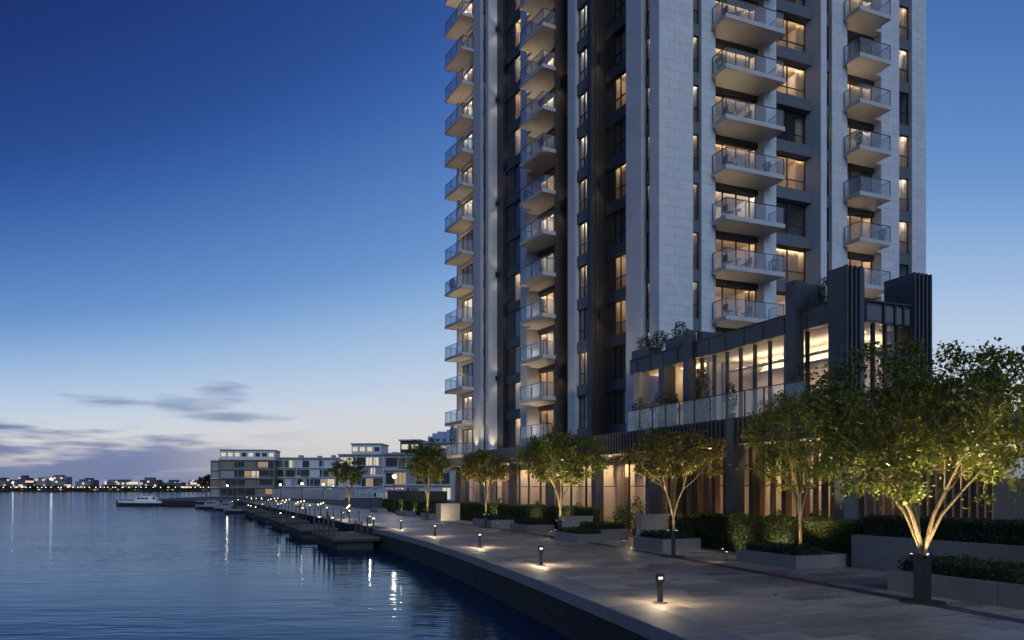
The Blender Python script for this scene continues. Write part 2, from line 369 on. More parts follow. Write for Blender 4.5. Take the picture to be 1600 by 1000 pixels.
# ================================================================== water, land, quay
MB().quad((-3500, -400, -1.3), (3500, -400, -1.3), (3500, 5000, -1.3), (-3500, 5000, -1.3)).build('water', 'water')['kind'] = 'structure'
_bp = np.polyfit([-10, 6, 16.5, 26.3, 35.3, 44.6, 53, 60], [7.0, 9.4, 10.9, 12.2, 13.05, 13.5, 13.6, 13.5], 3)
def qb(p): return float(np.polyval(_bp, p))                    # line of the lamps along the quay
def PW(p, w, z=0.0): return FP.pt(p, qb(p) + w, z)
edge = [PW(p, -1.5)[:2] for p in np.arange(-14, 54, 2.0)]
edge += [(-22.3, 89), (-39.8, 129), (-60, 172), (-76, 184), (-97, 190), (-100, 194), (-98, 204), (-112, 290), (-150, 420), (-230, 900), (900, 900), (900, -30)]
pm = MB(); pm.prism(edge, -4.0, -0.05)
pm.m = [0 if i == 1 else 1 for i in range(len(pm.f))]
prom = pm.build('promenade', ['grout', 'quay_wall']); prom['kind'] = 'structure'
def slab_poly(p0, p1, w0, w1, gap, z0, z1):
    g = gap / 2; m_ = MB(); m_.prism([PW(p0 + g, w0 + g)[:2], PW(p1 - g, w0 + g)[:2], PW(p1 - g, w1 - g)[:2], PW(p0 + g, w1 - g)[:2]], z0, z1); return m_
near, rest = [], MB()
dp = 0.8; rows = int((64 - 5) / dp)
for r in range(rows):
    p0 = 5 + r * dp; off = (0.0, 0.55, 1.1)[r % 3] if r % 2 else (0.8, 0.3, 1.2)[r % 3]
    cuts = [-0.45] + [c for c in np.arange(-0.45 + off + 0.2, 6.25, 1.65) if c > 0.0 and c < 5.9] + [6.25]
    cuts2 = [6.8] + [c for c in np.arange(6.8 + off + 0.2, 10.9, 1.65) if c > 7.3 and c < 10.4] + [10.9]
    for cs in (cuts, cuts2):
        for a, b in zip(cs[:-1], cs[1:]): near.append((p0, p0 + dp, a, b))
def in_view(t):
    x, y, _ = PW((t[0] + t[1]) / 2, (t[2] + t[3]) / 2); return y > 12.5 and abs(x / y) < 0.70
near.sort(key=lambda t: (not in_view(t), PW(t[0], t[2])[1]))
for i, (p0, p1, a, b) in enumerate(near):
    if i < 290:
        h = random.uniform(-0.003, 0.003); sp = slab_poly(p0, p1, a, b, 0.026, -0.045, h)
        c = PW((p0 + p1) / 2, (a + b) / 2); sp.build('paving_stone', 'paving', prom, org=(c[0], c[1], 0), loc=(c[0], c[1], 0))
    else:
        s2 = slab_poly(p0, p1, a, b, 0.026, -0.045, random.uniform(-0.003, 0.003)); n = len(rest.v); rest.v += s2.v; rest.f += [tuple(q + n for q in f_) for f_ in s2.f]; rest.m += s2.m
# the promenade further off
def PWx(p, w, z=0.0):                                          # past the last lamp the quay swings out along the land's edge
    if p <= 64: return PW(p, w, z)
    k = (p - 64) / 100.0; a = Vector(PW(64, w)); b = Vector((-60 + w * 0.9, 174 + w * 0.35, 0)); v = a.lerp(b, min(k, 1)); return (v.x, v.y, z)
for r in range(100):
    p0 = 64 + r; 
    for j in range(6):
        a, b = -1.2 + j * 1.9 + 0.02, -1.2 + (j + 1) * 1.9 - 0.02
        rest.prism([PWx(p0 + .02, a)[:2], PWx(p0 + .98, a)[:2], PWx(p0 + .98, b)[:2], PWx(p0 + .02, b)[:2]], -0.045, random.uniform(-0.004, 0.004))
rs = rest.build('paving', 'paving_rest', prom); rs['kind'] = 'stuff'
for i in range(58):                                            # dark strip beside the trees
    p0 = 5 + i; sp = slab_poly(p0, p0 + 1, 6.25, 6.8, 0.012, -0.045, random.uniform(-0.003, 0.002)); c = PW(p0 + .5, 6.5)
    sp.build('strip_stone', 'dark_paving', prom, org=(c[0], c[1], 0), loc=(c[0], c[1], 0))
for i in range(26):                                            # coping blocks
    p0 = 5 + i * 1.9; sp = slab_poly(p0, p0 + 1.9, -1.62, -0.45, 0.03, -0.32, 0.012 + random.uniform(-0.004, 0.004)); c = PW(p0 + .95, -1)
    sp.build('coping_stone', 'coping', prom, org=(c[0], c[1], 0), loc=(c[0], c[1], 0), bevel=0.02)
# quay face: big courses of stone
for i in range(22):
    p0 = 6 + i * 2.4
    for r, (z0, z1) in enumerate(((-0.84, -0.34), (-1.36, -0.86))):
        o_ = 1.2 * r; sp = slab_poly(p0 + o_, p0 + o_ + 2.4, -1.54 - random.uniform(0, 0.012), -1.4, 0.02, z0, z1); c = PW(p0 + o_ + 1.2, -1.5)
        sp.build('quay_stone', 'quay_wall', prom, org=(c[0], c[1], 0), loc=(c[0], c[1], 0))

# ================================================================== hedges and planters
rng = np.random.default_rng(5)
def box_leaves(fr, u0, u1, v0, v1, z0, z1, dens, bump=0.05):
    P, Nn = [], []
    faces = [('v', v0, -1), ('v', v1, 1), ('u', u0, -1), ('u', u1, 1), ('z', z1, 1)]
    for ax, val, sg in faces:
        if ax == 'z': A = (u1 - u0) * (v1 - v0)
        elif ax == 'v': A = (u1 - u0) * (z1 - z0)
        else: A = (v1 - v0) * (z1 - z0)
        n = max(8, int(A * dens)); u = rng.uniform(u0, u1, n); v = rng.uniform(v0, v1, n); z = rng.uniform(z0, z1, n)
        nn = np.zeros((n, 3)); dpt = -np.abs(rng.normal(0, bump, n)) + 0.03 + 0.045 * np.sin(u * 3.1 + v * 2 + z * 4) * np.sin(u * .9 + 1) + np.where(rng.random(n) < .04, rng.uniform(0, .10, n), 0)
        if ax == 'z': z = val + dpt; nn[:, 2] = 1
        elif ax == 'v': v = val + sg * dpt; nn[:, 0] = fr.b[0] * sg; nn[:, 1] = fr.b[1] * sg
        else: u = val + sg * dpt; nn[:, 0] = fr.a[0] * sg; nn[:, 1] = fr.a[1] * sg
        P.append(np.stack([fr.o[0] + fr.a[0] * u + fr.b[0] * v, fr.o[1] + fr.a[1] * u + fr.b[1] * v, z], 1)); Nn.append(nn)
    return np.concatenate(P), np.concatenate(Nn)
def hedge(p0, p1, q0, q1, z0, z1, label, dens=260, size=0.085, m_='leaf_hedge', group='clipped hedges'):
    c = FP.pt((p0 + p1) / 2, (q0 + q1) / 2, z0); t = thing('hedge', c, label, 'hedge', group)
    MB().box(FP, p0 + .06, p1 - .06, q0 + .06, q1 - .06, z0, z1 - .06).build('branch_core', 'hedge_core', t)
    P, Nn = box_leaves(FP, p0, p1, q0, q1, z0 + .02, z1, dens); link('foliage', leaf_mesh('foliage', P, Nn, size, m_, rng, 0.55, c), t)
    return t
def planter(p0, p1, q0, q1, h, label, m_='concrete', soil=True, wall=0.16, name='planter'):
    c = FP.pt((p0 + p1) / 2, (q0 + q1) / 2, 0); t = thing(name, c, label, 'planter', 'stone planters')
    b = 0.018
    for (a0, a1, b0, b1, nm) in ((p0, p1, q0, q0 + wall, 'front_wall'), (p0, p1, q1 - wall, q1, 'back_wall'), (p0, p0 + wall, q0 + wall, q1 - wall, 'end_wall'), (p1 - wall, p1, q0 + wall, q1 - wall, 'end_wall')):
        L_ = max(a1 - a0, b1 - b0); n = max(1, round(L_ / 1.5))
        for i in range(n):
            if a1 - a0 > b1 - b0: x = (a0 + (a1 - a0) * i / n + .004, a0 + (a1 - a0) * (i + 1) / n - .004, b0, b1)
            else: x = (a0, a1, b0 + (b1 - b0) * i / n + .004, b0 + (b1 - b0) * (i + 1) / n - .004)
            MB().box(FP, *x, -.04, h).build('stone_slab', m_, t, bevel=0.008)
    if soil: MB().box(FP, p0 + wall, p1 - wall, q0 + wall, q1 - wall, 0, h - .07).build('soil', 'soil', t)
    return t
planter(8.0, 16.1, 18.3, 21.6, 0.58, 'long low dark stone planter nearest the camera, behind the big tree')
hedge(12.6, 15.9, 18.55, 20.3, 0.5, 0.92, 'low dark clipped hedge in the nearest planter, behind the black tree sleeve', m_='leaf_dark')
hedge(8.2, 12.3, 18.55, 21.2, 0.48, 0.66, 'flat dark ground cover in the nearest planter by the picture edge', m_='leaf_dark')
planter(5.0, 21.2, 22.3, 27.0, 1.2, 'tall smooth dark retaining planter wall on the far right', wall=0.3)
hedge(5.2, 21.1, 22.65, 23.6, 1.12, 1.88, 'dark hedge along the top of the tall retaining planter', m_='leaf_dark', dens=330)
hedge(13.0, 20.8, 25.2, 26.4, 1.12, 1.75, 'light shrubs at the back of the tall retaining planter', m_='leaf_hedge', dens=160, size=0.12)
planter(21.5, 24.8, 20.0, 22.6, 0.47, 'low stone planter under the white stemmed tree by the long lit hedge')
hedge(21.75, 24.55, 20.25, 21.5, 0.40, 0.72, 'low dark hedge round the foot of the white stemmed tree', m_='leaf_dark')
hedge(21.35, 31.0, 22.85, 23.5, 0.0, 1.66, 'long clipped hedge lit by uplight behind the white stemmed tree', dens=420)
planter(29.8, 32.4, 19.9, 22.0, 0.56, 'low stone planter behind the slender tree in the paving')
hedge(30.0, 32.2, 20.1, 21.8, 0.5, 0.80, 'low hedge in the planter behind the slender tree', m_='leaf_dark')
hedge(31.4, 33.0, 22.3, 23.4, 0.0, 1.55, 'short square hedge beside the pale stone block wall')
def block(name, p0, p1, q0, q1, h, label, m_, cat='wall'):
    c = FP.pt((p0 + p1) / 2, (q0 + q1) / 2, 0); t = thing(name, c, label, cat)
    n = max(1, round((q1 - q0) / 0.9))
    for i in range(n): MB().box(FP, p0, p1, q0 + (q1 - q0) * i / n + .003, q0 + (q1 - q0) * (i + 1) / n - .003, -.04, h).build('stone_slab', m_, t, bevel=0.008)
    MB().box(FP, p0 - .02, p1 + .02, q0 - .02, q1 + .02, h + .002, h + .07).build('coping', m_, t)
block('garden_wall', 33.2, 33.7, 20.9, 23.3, 1.5, 'pale stone block wall lit warm behind the slender tree', 'pale_stone')
planter(36.2, 39.2, 18.9, 20.6, 0.46, 'low stone planter left of the pale block wall, nearer one')
hedge(36.4, 39.0, 19.1, 20.4, 0.4, 0.66, 'low ground cover hedge in the nearer of two stepped planters', m_='leaf_dark')
planter(37.2, 40.2, 20.7, 22.6, 0.62, 'low stone planter left of the pale block wall, farther one')
hedge(37.4, 40.0, 20.9, 22.4, 0.56, 0.90, 'low ground cover hedge in the farther of two stepped planters', m_='leaf_dark')
block('garden_wall', 41.2, 41.7, 20.4, 22.5, 1.15, 'grey stone block wall in front of the long middle hedge', 'concrete')
hedge(42.0, 52.2, 22.85, 23.5, 0.0, 1.66, 'long clipped hedge lit green behind the widest middle tree', dens=330)
planter(46.8, 49.8, 20.6, 22.6, 0.45, 'small stone planter behind the widest middle tree')
hedge(47.0, 49.6, 20.8, 22.4, 0.4, 0.8, 'low hedge in the small planter behind the widest middle tree', m_='leaf_dark')
hedge(53.0, 68.0, 22.85, 23.5, 0.0, 1.6, 'long clipped hedge below the lounge, left of the middle tree', dens=220, size=0.1)
planter(53.0, 57.0, 20.4, 22.4, 0.55, 'low stone planter beside the small golden tree')
hedge(53.2, 56.8, 20.6, 22.2, 0.5, 0.85, 'low hedge in the planter beside the small golden tree', m_='leaf_dark')
block('garden_wall', 66.0, 67.6, 20.6, 22.4, 1.45, 'pale lit stone cube between two hedges', 'pale_stone')
planter(70.5, 73.5, 20.8, 23.2, 0.5, 'stone planter behind the leafy tree at the tower end')
hedge(70.7, 73.3, 21.0, 23.0, 0.45, 1.2, 'hedge in the planter behind the leafy tree at the tower end')
hedge(74.5, 84.0, 22.6, 23.4, 0.0, 1.5, 'clipped hedge with lit patches left of the tower', dens=150, size=0.12)
hedge(86.0, 98.0, 22.6, 23.4, 0.0, 1.5, 'farthest clipped hedge beside the small distant tree', dens=150, size=0.12)
planter(78.0, 82.0, 20.4, 21.6, 0.5, 'distant low planter seat on the promenade, nearer one')
planter(90.0, 94.0, 20.2, 21.4, 0.5, 'distant low planter seat on the promenade, farther one')
t = thing('garden_fence', FP.pt(88, 24.4), 'dark boarded fence behind the distant hedges left of tower', 'fence')
for i in range(26):
    MB().box(FP, 76 + i * 1.0, 76.97 + i * 1.0, 24.3, 24.4, 0, 2.6).build('board', 'fence_dark', t)

# ================================================================== trees
def kmeans(P, k, rr):
    c = P[rr.choice(len(P), k, replace=False)]
    for _ in range(6):
        d = ((P[:, None] - c[None]) ** 2).sum(2); a = d.argmin(1)
        for j in range(k):
            if (a == j).any(): c[j] = P[a == j].mean(0)
    return a
def tree(pos, h, crx, crz, fork, sleeve, label, stems=4, nterm=110, leaves=12312, lsize=0.13, leafm='leaf', seed=1, shift=(0, 0), watt=260, base_z=0.0, thick=0.07, flat=0.75, name='tree', lat=0.30):
    rr = np.random.default_rng(seed); x0, y0 = pos[0], pos[1]; org = (x0, y0, base_z)
    t = thing(name, org, label, 'tree', 'promenade trees')
    zc = h - crz                                           # crown centre height, crz half height
    T = []
    while len(T) < nterm:
        v = rr.uniform(-1, 1, 3); r_ = np.linalg.norm(v)
        if r_ > 1 or r_ < 0.25: continue
        if v[2] < -0.2 and math.hypot(v[0], v[1]) < 0.5 * -v[2] + 0.1: continue
        az_ = math.atan2(v[1], v[0]); lob = 0.97 + 0.19 * math.sin(3 * az_ + seed) + 0.13 * math.sin(5 * az_ + 2 * seed + 4 * v[2])
        w = lob * (1.0 if v[2] > -0.1 else 0.86); v[2] *= 0.93 + 0.16 * math.sin(2 * az_ + seed * 3)
        T.append((x0 + shift[0] + v[0] * crx * w, y0 + shift[1] + v[1] * crx * w, base_z + zc + v[2] * crz * (1.0 if v[2] > 0 else flat)))
    T = np.array(T); mb = MB(); mb.sm = True; terms = []; twig = []
    def grow(start, pts, rad, lev, dirn):
        start = np.array(start, float)
        if len(pts) == 1 or lev > 5:
            for p in pts:
                mid = (start + p) / 2 + rr.normal(0, 0.06, 3); mb.tube([start, mid, p], [max(rad, .008), max(rad * .75, .006), .004], 4, cap=False); terms.append(p); twig.append((start + p) / 2)
            return
        c = pts.mean(0); fr_ = 0.42 if lev == 0 else 0.5
        node = start + (c - start) * (np.array([lat, lat, .46]) if lev == 0 else fr_) + rr.normal(0, 0.05 + 0.03 * lev, 3)
        mid = (start + node) / 2 + dirn * 0.12 * np.linalg.norm(node - start) + rr.normal(0, 0.03, 3)
        r1 = rad * 0.72; mb.tube([start, mid, node], [rad, (rad + r1) / 2, r1], 7 if lev < 2 else 5, cap=False)
        d2 = node - mid; d2 /= np.linalg.norm(d2) + 1e-9
        k = min(len(pts), 3 if lev < 3 else 2); a = kmeans(pts, k, rr)
        for j in range(k):
            if (a == j).any(): grow(node, pts[a == j], r1 * (0.62 + 0.38 * ((a == j).mean())), lev + 1, d2)
    f0 = np.array([x0, y0, base_z + fork])
    if fork > 0.05: zb_ = base_z + max(0, sleeve - .2) - (.1 if not sleeve else 0); mb.tube([(x0, y0, zb_), (x0 + .01, y0, (zb_ + base_z + fork) / 2), tuple(f0)], [thick * 1.35, thick * 1.3, thick * 1.25], 9, cap=False)
    ang = np.arctan2(T[:, 1] - y0, T[:, 0] - x0); order = (np.floor((ang + math.pi) / (2 * math.pi) * stems).astype(int)) % stems
    for j in range(stems):
        pts = T[order == j]
        if len(pts): grow(f0 + rr.normal(0, thick * .45, 3) * (1, 1, 0), pts, thick, 0, np.array([0, 0, 1.0]))
    mb.build('trunk', 'bark', t)
    C0 = np.array(terms); n1 = leaves
    idx = rr.integers(0, len(C0), n1); sc = (h / 7.0) * 0.25
    P = C0[idx] + rr.normal(0, 1, (n1, 3)) * np.array([sc, sc, sc * 0.55]) * rr.uniform(0.4, 1.2, (n1, 1))
    nn = np.tile([0, 0, 0.7], (n1, 1)); link('crown', leaf_mesh('crown', P, nn, lsize, leafm, rr, 0.52, org), t)
    if sleeve:
        s = MB(); s.box(Frame((x0, y0), E1, E2), -.145, .145, -.145, .145, base_z, base_z + sleeve) if sleeve > 1.15 else s.lathe((x0, y0, base_z), [(.09, 0), (.09, sleeve - .05), (.11, sleeve - .05), (.11, sleeve)], 12)
        s.build('trunk_guard', 'black_metal', t)
        MB().lathe((x0, y0, base_z + .001), [(.55, 0), (.55, .02), (.02, .035)], 20).build('tree_pit', 'soil', t)
        lz = base_z + sleeve + .02
    else: lz = base_z + 0.12
    lm = MB(); le = MB()
    for j in range(3):
        a = 2.1 * j + seed; lx, ly = x0 + (thick * 2 + .13) * math.cos(a), y0 + (thick * 2 + .13) * math.sin(a)
        lm.lathe((lx, ly, lz - .10), [(.035, 0), (.045, .07), (.045, .10)], 8); le.lathe((lx, ly, lz + .001), [(.03, 0), (.03, .004)], 8)
        if watt: spot('uplight_beam', t, (lx, ly, lz + .03), (0.16 * math.cos(a + .4), 0.16 * math.sin(a + .4), 1), watt * 4.6, 116, 0.8, (1.0, 0.76, 0.38), 0.06, 3.2)
    u_ = lm.build('uplight', 'black_metal', t); le.build('lens', 'lamp_up', u_)
    return t
def PX(x, D): return ((x - 800) / 1200.0 * D, D)
tree(PX(1441, 19.6), 6.75, 2.95, 2.25, 1.22, 1.20, 'largest tree, nearest, pale stems rising from a black square sleeve', stems=6, nterm=380, leaves=33000, lsize=0.12, seed=11, shift=(0.6, 0.2), watt=400, thick=0.058, flat=1.05, leafm='leaf', lat=0.46)
tree(PX(1052, 32.6), 5.5, 2.2, 1.3, 1.7, 1.10, 'slender umbrella shaped tree in the paving before the pale block wall', stems=4, nterm=130, leaves=15000, lsize=0.12, seed=22, watt=135, thick=0.042, flat=0.8, leafm='leaf_gold')
tree(PX(875, 44.2), 6.4, 2.7, 1.8, 1.7, 1.05, 'wide middle tree with bright green lit crown before the lounge', stems=5, nterm=170, leaves=17000, lsize=0.14, seed=33, watt=300, thick=0.05, flat=1.0)
tree(PX(759, 57), 5.7, 2.15, 1.45, 1.9, 0.95, 'small golden lit tree left of the wide middle tree', stems=4, nterm=110, leaves=10000, lsize=0.15, seed=44, watt=230, thick=0.05, leafm='leaf_gold')
tree(PX(668, 71), 7.4, 2.25, 2.3, 1.7, 0.9, 'tall leafy tree standing against the tower end', stems=5, nterm=130, leaves=13000, lsize=0.16, seed=55, watt=200, thick=0.07)
tree(PX(545, 102), 7.0, 2.5, 2.05, 1.3, 0.8, 'small distant tree before the white apartment block', stems=5, nterm=110, leaves=9000, lsize=0.19, seed=66, watt=120, thick=0.07)
tree(FP.pt(23.5, 22.05)[:2], 6.6, 2.25, 2.3, 1.25, 0, 'white stemmed tree growing from the low planter by the lit hedge', stems=5, nterm=170, leaves=14000, lsize=0.12, seed=77, watt=150, base_z=0.42, thick=0.046, flat=1.0)
tree((-119.5, 300), 8.5, 4.0, 3.2, 1.5, 0, 'round dark tree on the point beside the tan block', stems=4, nterm=60, leaves=3556, lsize=0.6, seed=99, watt=0, thick=0.2, leafm='leaf_dark')

# ================================================================== lamps along the quay
def bollard(p, label):
    c = PWx(p, 0.0); t = thing('bollard_light', c, label, 'bollard light', 'bollard lights on the quay')
    fr = Frame((c[0], c[1]), E1, E2)
    MB().lathe((c[0], c[1], 0.0), [(.19, 0), (.19, .012), (.17, .02)], 20).build('base_plate', 'black_metal', t)
    MB().box(fr, -.045, .045, -.06, .06, .02, .55).build('post', 'black_metal', t, bevel=.006)
    hd = MB(); hd.box(fr, -.05, .05, -.10, .10, .665, .735); hd.box(fr, -.05, .05, -.10, -.082, .55, .665); hd.box(fr, -.05, .05, .082, .10, .55, .665); hd.box(fr, -.05, .05, -.10, .10, .53, .55)
    hd.build('lamp_head', 'black_metal', t)
    MB().box(fr, -.035, .035, -.06, .06, .60, .66).build('lamp_lens', 'lamp_bollard', t)
    for s in (-1, 1):
        q = fr.pt(-0.02, s * 0.125, 0.56); spot('lamp_beam', t, q, (E2[0] * s * .9, E2[1] * s * .9, -1), 46, 150, 0.8, (1.0, 0.77, 0.48), 0.04, 0.12)
        q = fr.pt(s * 0.08, 0, 0.56); spot('lamp_beam', t, q, (E1[0] * s * .9, E1[1] * s * .9, -1), 46, 150, 0.8, (1.0, 0.77, 0.48), 0.04, 0.12)
ords = ['nearest bollard light at the quay edge, its glow on the paving', 'second bollard light from the camera along the quay', 'third bollard light from the camera along the quay',
        'fourth bollard light from the camera along the quay', 'fifth bollard light, at the corner by the first jetty', 'sixth bollard light, behind the first jetty', 'seventh bollard light, farthest one along the quay']
for p, lb in zip((16.5, 26.3, 35.3, 44.6, 53.2, 62, 71), ords):
    bollard(p, lb)

# small spotlights on the ground that wash the hedges and the paving
def garden_spot(p, q, aim, watt, label, ang=95, z=.16, zb=0.0):
    c = FP.pt(p, q, zb); z += zb; t = thing('garden_spotlight', c, label, 'spotlight', 'garden spotlights')
    MB().lathe(c, [(.07, 0), (.07, .015), (.015, .02), (.015, z - zb - .05)], 8).build('spike', 'black_metal', t)
    h = MB().lathe((c[0], c[1], z - .06), [(.03, 0), (.05, .03), (.05, .08)], 10).build('lamp_head', 'black_metal', t)
    MB().lathe((c[0], c[1], z + .021), [(.04, 0), (.04, .006)], 10).build('lens', 'lamp_up', t)
    a = FP.pt(*aim); spot('spotlight_beam', t, (c[0], c[1], z + .05), (a[0] - c[0], a[1] - c[1], a[2] - z), watt * 3.0, ang, .9, (1, .82, .46), .05, .06)
for (p, q, aim, w_, lb) in ((25.4, 22.0, (25.6, 23.2, 0.95), 75, 'spotlight washing the long hedge beside the white stemmed tree'), (28.2, 22.0, (28.0, 23.2, .9), 45, 'spotlight washing the left part of the long lit hedge'),
        (32.8, 21.7, (32.4, 22.7, .9), 30, 'spotlight on the short square hedge'), (34.4, 20.6, (33.5, 22.3, .6), 30, 'spotlight on the pale stone block wall'),
        (45.2, 21.9, (45.6, 23.2, 1.0), 130, 'spotlight washing the hedge behind the wide middle tree'), (51.0, 21.9, (50.5, 23.2, 1.0), 70, 'spotlight washing the hedge left of the wide middle tree'),
        (58.5, 22.2, (58.8, 23.2, 1.0), 110, 'spotlight washing the hedge behind the small golden tree'), (64.6, 20.4, (66.6, 21.2, .7), 60, 'spotlight on the pale stone cube'),
        (77.0, 22.0, (77, 23, .9), 90, 'spotlight on the hedge left of the leafy tree'), (82.5, 22.0, (82.2, 23, .9), 90, 'second spotlight on the hedge left of the leafy tree'), (88.0, 22.0, (88, 23, .9), 90, 'spotlight on the farthest hedge')):
    garden_spot(p, q, aim, w_, lb)

for (p, q, aim, w_, lb) in ((33.0, 20.3, (31.0, 17.6, 0), 70, 'low light at the pale block wall spilling over the paving'), (25.0, 19.7, (25.5, 16.5, 0), 60, 'low light at the planter corner spilling over the paving'),
        (40.6, 19.4, (40.0, 16.4, 0), 70, 'low light beside the stepped planters spilling over the paving'), (51.0, 20.2, (50.0, 16.8, 0), 70, 'low light between the middle planters spilling over the paving'), (62.0, 20.0, (61, 16.5, 0), 90, 'low light by the pale stone cube spilling over the paving')):
    garden_spot(p, q, aim, w_ * .4, lb, 110, .34)
# a few fallen leaves
n_ = 420; pl = rng.uniform(11, 48, n_); wl = 5.5 + rng.normal(0, 2.2, n_)
FLV = np.array([PW(a, min(max(b, -1), 10), .012 + .02 * rng.random()) for a, b in zip(pl, wl)])
fo = link('fallen_leaves', leaf_mesh('fallen_leaves', FLV, np.tile([0, 0, 6.0], (n_, 1)), .10, 'leaf_gold', rng, .55), None); tag(fo, 'fallen leaves scattered on the paving', 'leaves', kind='stuff')

garden_spot(17.8, 24.5, (17.6, 25.6, 1.8), 60, 'spotlight on the light shrubs behind the retaining planter hedge', 110, .16, 1.13)
garden_spot(15.0, 24.5, (14.8, 25.6, 1.8), 60, 'second spotlight on the light shrubs behind the retaining hedge', 110, .16, 1.13)
# ================================================================== the tower
ZB, FH, L0 = 6.2, 3.2, 7.5
TOP = 57.0
tower = thing('apartment_tower', (TC[0], TC[1], 0), 'tall pale stone apartment tower with glass balconies and warm lit windows', 'tower')
TO = tuple(tower['_o'])
def tpart(mb, name, mats, parent=None, z=0.0, bevel=0.0):
    return link(name, mb.mesh(name, mats, TO, bevel), parent or tower, (0, 0, z if parent is None else 0))
# unseen solid inside, added to block light through the tower
core = MB(); core.prism([FL.pt(4.6, 4.6)[:2], FL.pt(31.0, 4.2)[:2], FL.pt(31.0, 22)[:2], FR.pt(23.2, 21)[:2], FR.pt(23.2, 4.2)[:2]], ZB, TOP - .5)
tpart(core, 'core', 'joint')
rf = MB(); rf.prism([FL.pt(0.2, 0.2)[:2], FL.pt(31.0, 0.2)[:2], FL.pt(31.2, 23)[:2], FR.pt(23.4, 24)[:2], FR.pt(23.4, 0.2)[:2]], TOP - .6, TOP - .2)
tpart(rf, 'roof', 'slab')
# piers: a recessed core with stone panels in front of it
NEARP, RESTP = [], MB()
def pier_core(fr, a0, a1, d0, d1, m_='joint', z0=ZB - .3, z1=TOP):
    tpart(MB().box(fr, a0 + .03, a1 - .03, d0 + .03, d1, z0, z1), 'pier', m_)
def panels(fr, face, a0, a1, dpos, ch=0.62, pw=1.15, z0=ZB - .3, z1=TOP, prio=False):
    """courses of stone on a face; face 'f': front at depth dpos over a0..a1; 's': side at along=dpos over depth a0..a1"""
    n = int(round((z1 - z0) / ch)); hh = (z1 - z0) / n; wd = a1 - a0
    for r in range(n):
        k = max(1, round(wd / pw)); cuts = [a0]
        if k > 1:
            sh = (0.35 if r % 2 else -0.2) * wd / k
            cuts += [a0 + wd * i / k + sh for i in range(1, k)]
        cuts.append(a1); g = .006
        for c0, c1 in zip(cuts[:-1], cuts[1:]):
            za, zb = z0 + r * hh + g, z0 + (r + 1) * hh - g; jit = random.uniform(0, .003)
            if face == 'f': bx = (c0 + g, c1 - g, dpos - jit, dpos + .04)
            else: bx = (dpos - jit, dpos + .04, c0 + g, c1 - g)
            if prio and za < 35: NEARP.append((fr, bx, za, zb))
            else: RESTP.box(fr, *bx, za, zb)
# P1 corner pier
tpart(MB().prism([FL.pt(.03, .06)[:2], FL.pt(.94, .03)[:2], FL.pt(.94, 2.4)[:2], FR.pt(2.55, 1.0)[:2], FR.pt(2.55, .03)[:2]], ZB - .3, TOP), 'pier', 'joint')
panels(FR, 'f', 0.0, 2.58, 0.0, pw=0.9, prio=True); panels(FL, 'f', 0.0, .97, 0.0)
FLs = Frame(FL.o, D1, N1)
for (a0, a1, dep) in ((1.83, 3.50, 1.5), (9.76, 10.83, 1.2), (17.2, 18.3, 1.35), (24.39, 24.95, 1.35), (26.0, 27.68, .6), (31.1, 31.5, 1.2)):
    pier_core(FL, a0, a1, 0, dep); panels(FL, 'f', a0, a1, 0.0, ch=1.24); panels(FL, 's', 0.045, dep, a0, ch=1.24)
for (a0, a1) in ((3.23, 4.34), (8.34, 9.37), (14.33, 15.77), (19.04, 20.83), (22.13, 23.6)):
    pier_core(FR, a0, a1, 0, 1.0); panels(FR, 'f', a0, a1, 0.0, pw=0.95, prio=(a0 > 18)); panels(FR, 's', 0.045, .9, a0)
pier_core(FR, 12.58, 13.1, -.75, .8); panels(FR, 'f', 12.58, 13.1, -.75, ch=1.24); panels(FR, 's', -.705, .8, 12.58, ch=1.24)
# dark pier with narrow ribs
tpart(MB().box(FL, 7.64, 8.22, 0.0, 1.5, ZB - .3, TOP), 'dark_pier', 'brown_panel')
tpart(MB().box(FL, 7.62, 7.70, -.05, .03, ZB - .3, TOP), 'pier_edge', 'dark_metal')
for d_ in (.35, .7, 1.05): tpart(MB().box(FL, 7.60, 7.66, d_, d_ + .05, ZB - .3, TOP), 'rib', 'band_metal')
NEARP.sort(key=lambda t: abs(t[2] - 17))
for i, (fr, bx, za, zb) in enumerate(NEARP):
    if i < 290: tpart(MB().box(fr, *bx, za, zb), 'stone_panel', 'stone')
    else: RESTP.box(fr, *bx, za, zb)
o_ = tpart(RESTP, 'stone_cladding', 'stone_rest'); o_['kind'] = 'stuff'
# back and end of the tower
bk = MB(); bk.box(FR, 23.3, 23.55, 1.0, 22, ZB, TOP); bk.box(FL, 31.0, 31.3, 1.0, 22, ZB, TOP); tpart(bk, 'end_wall', 'stone_rest')

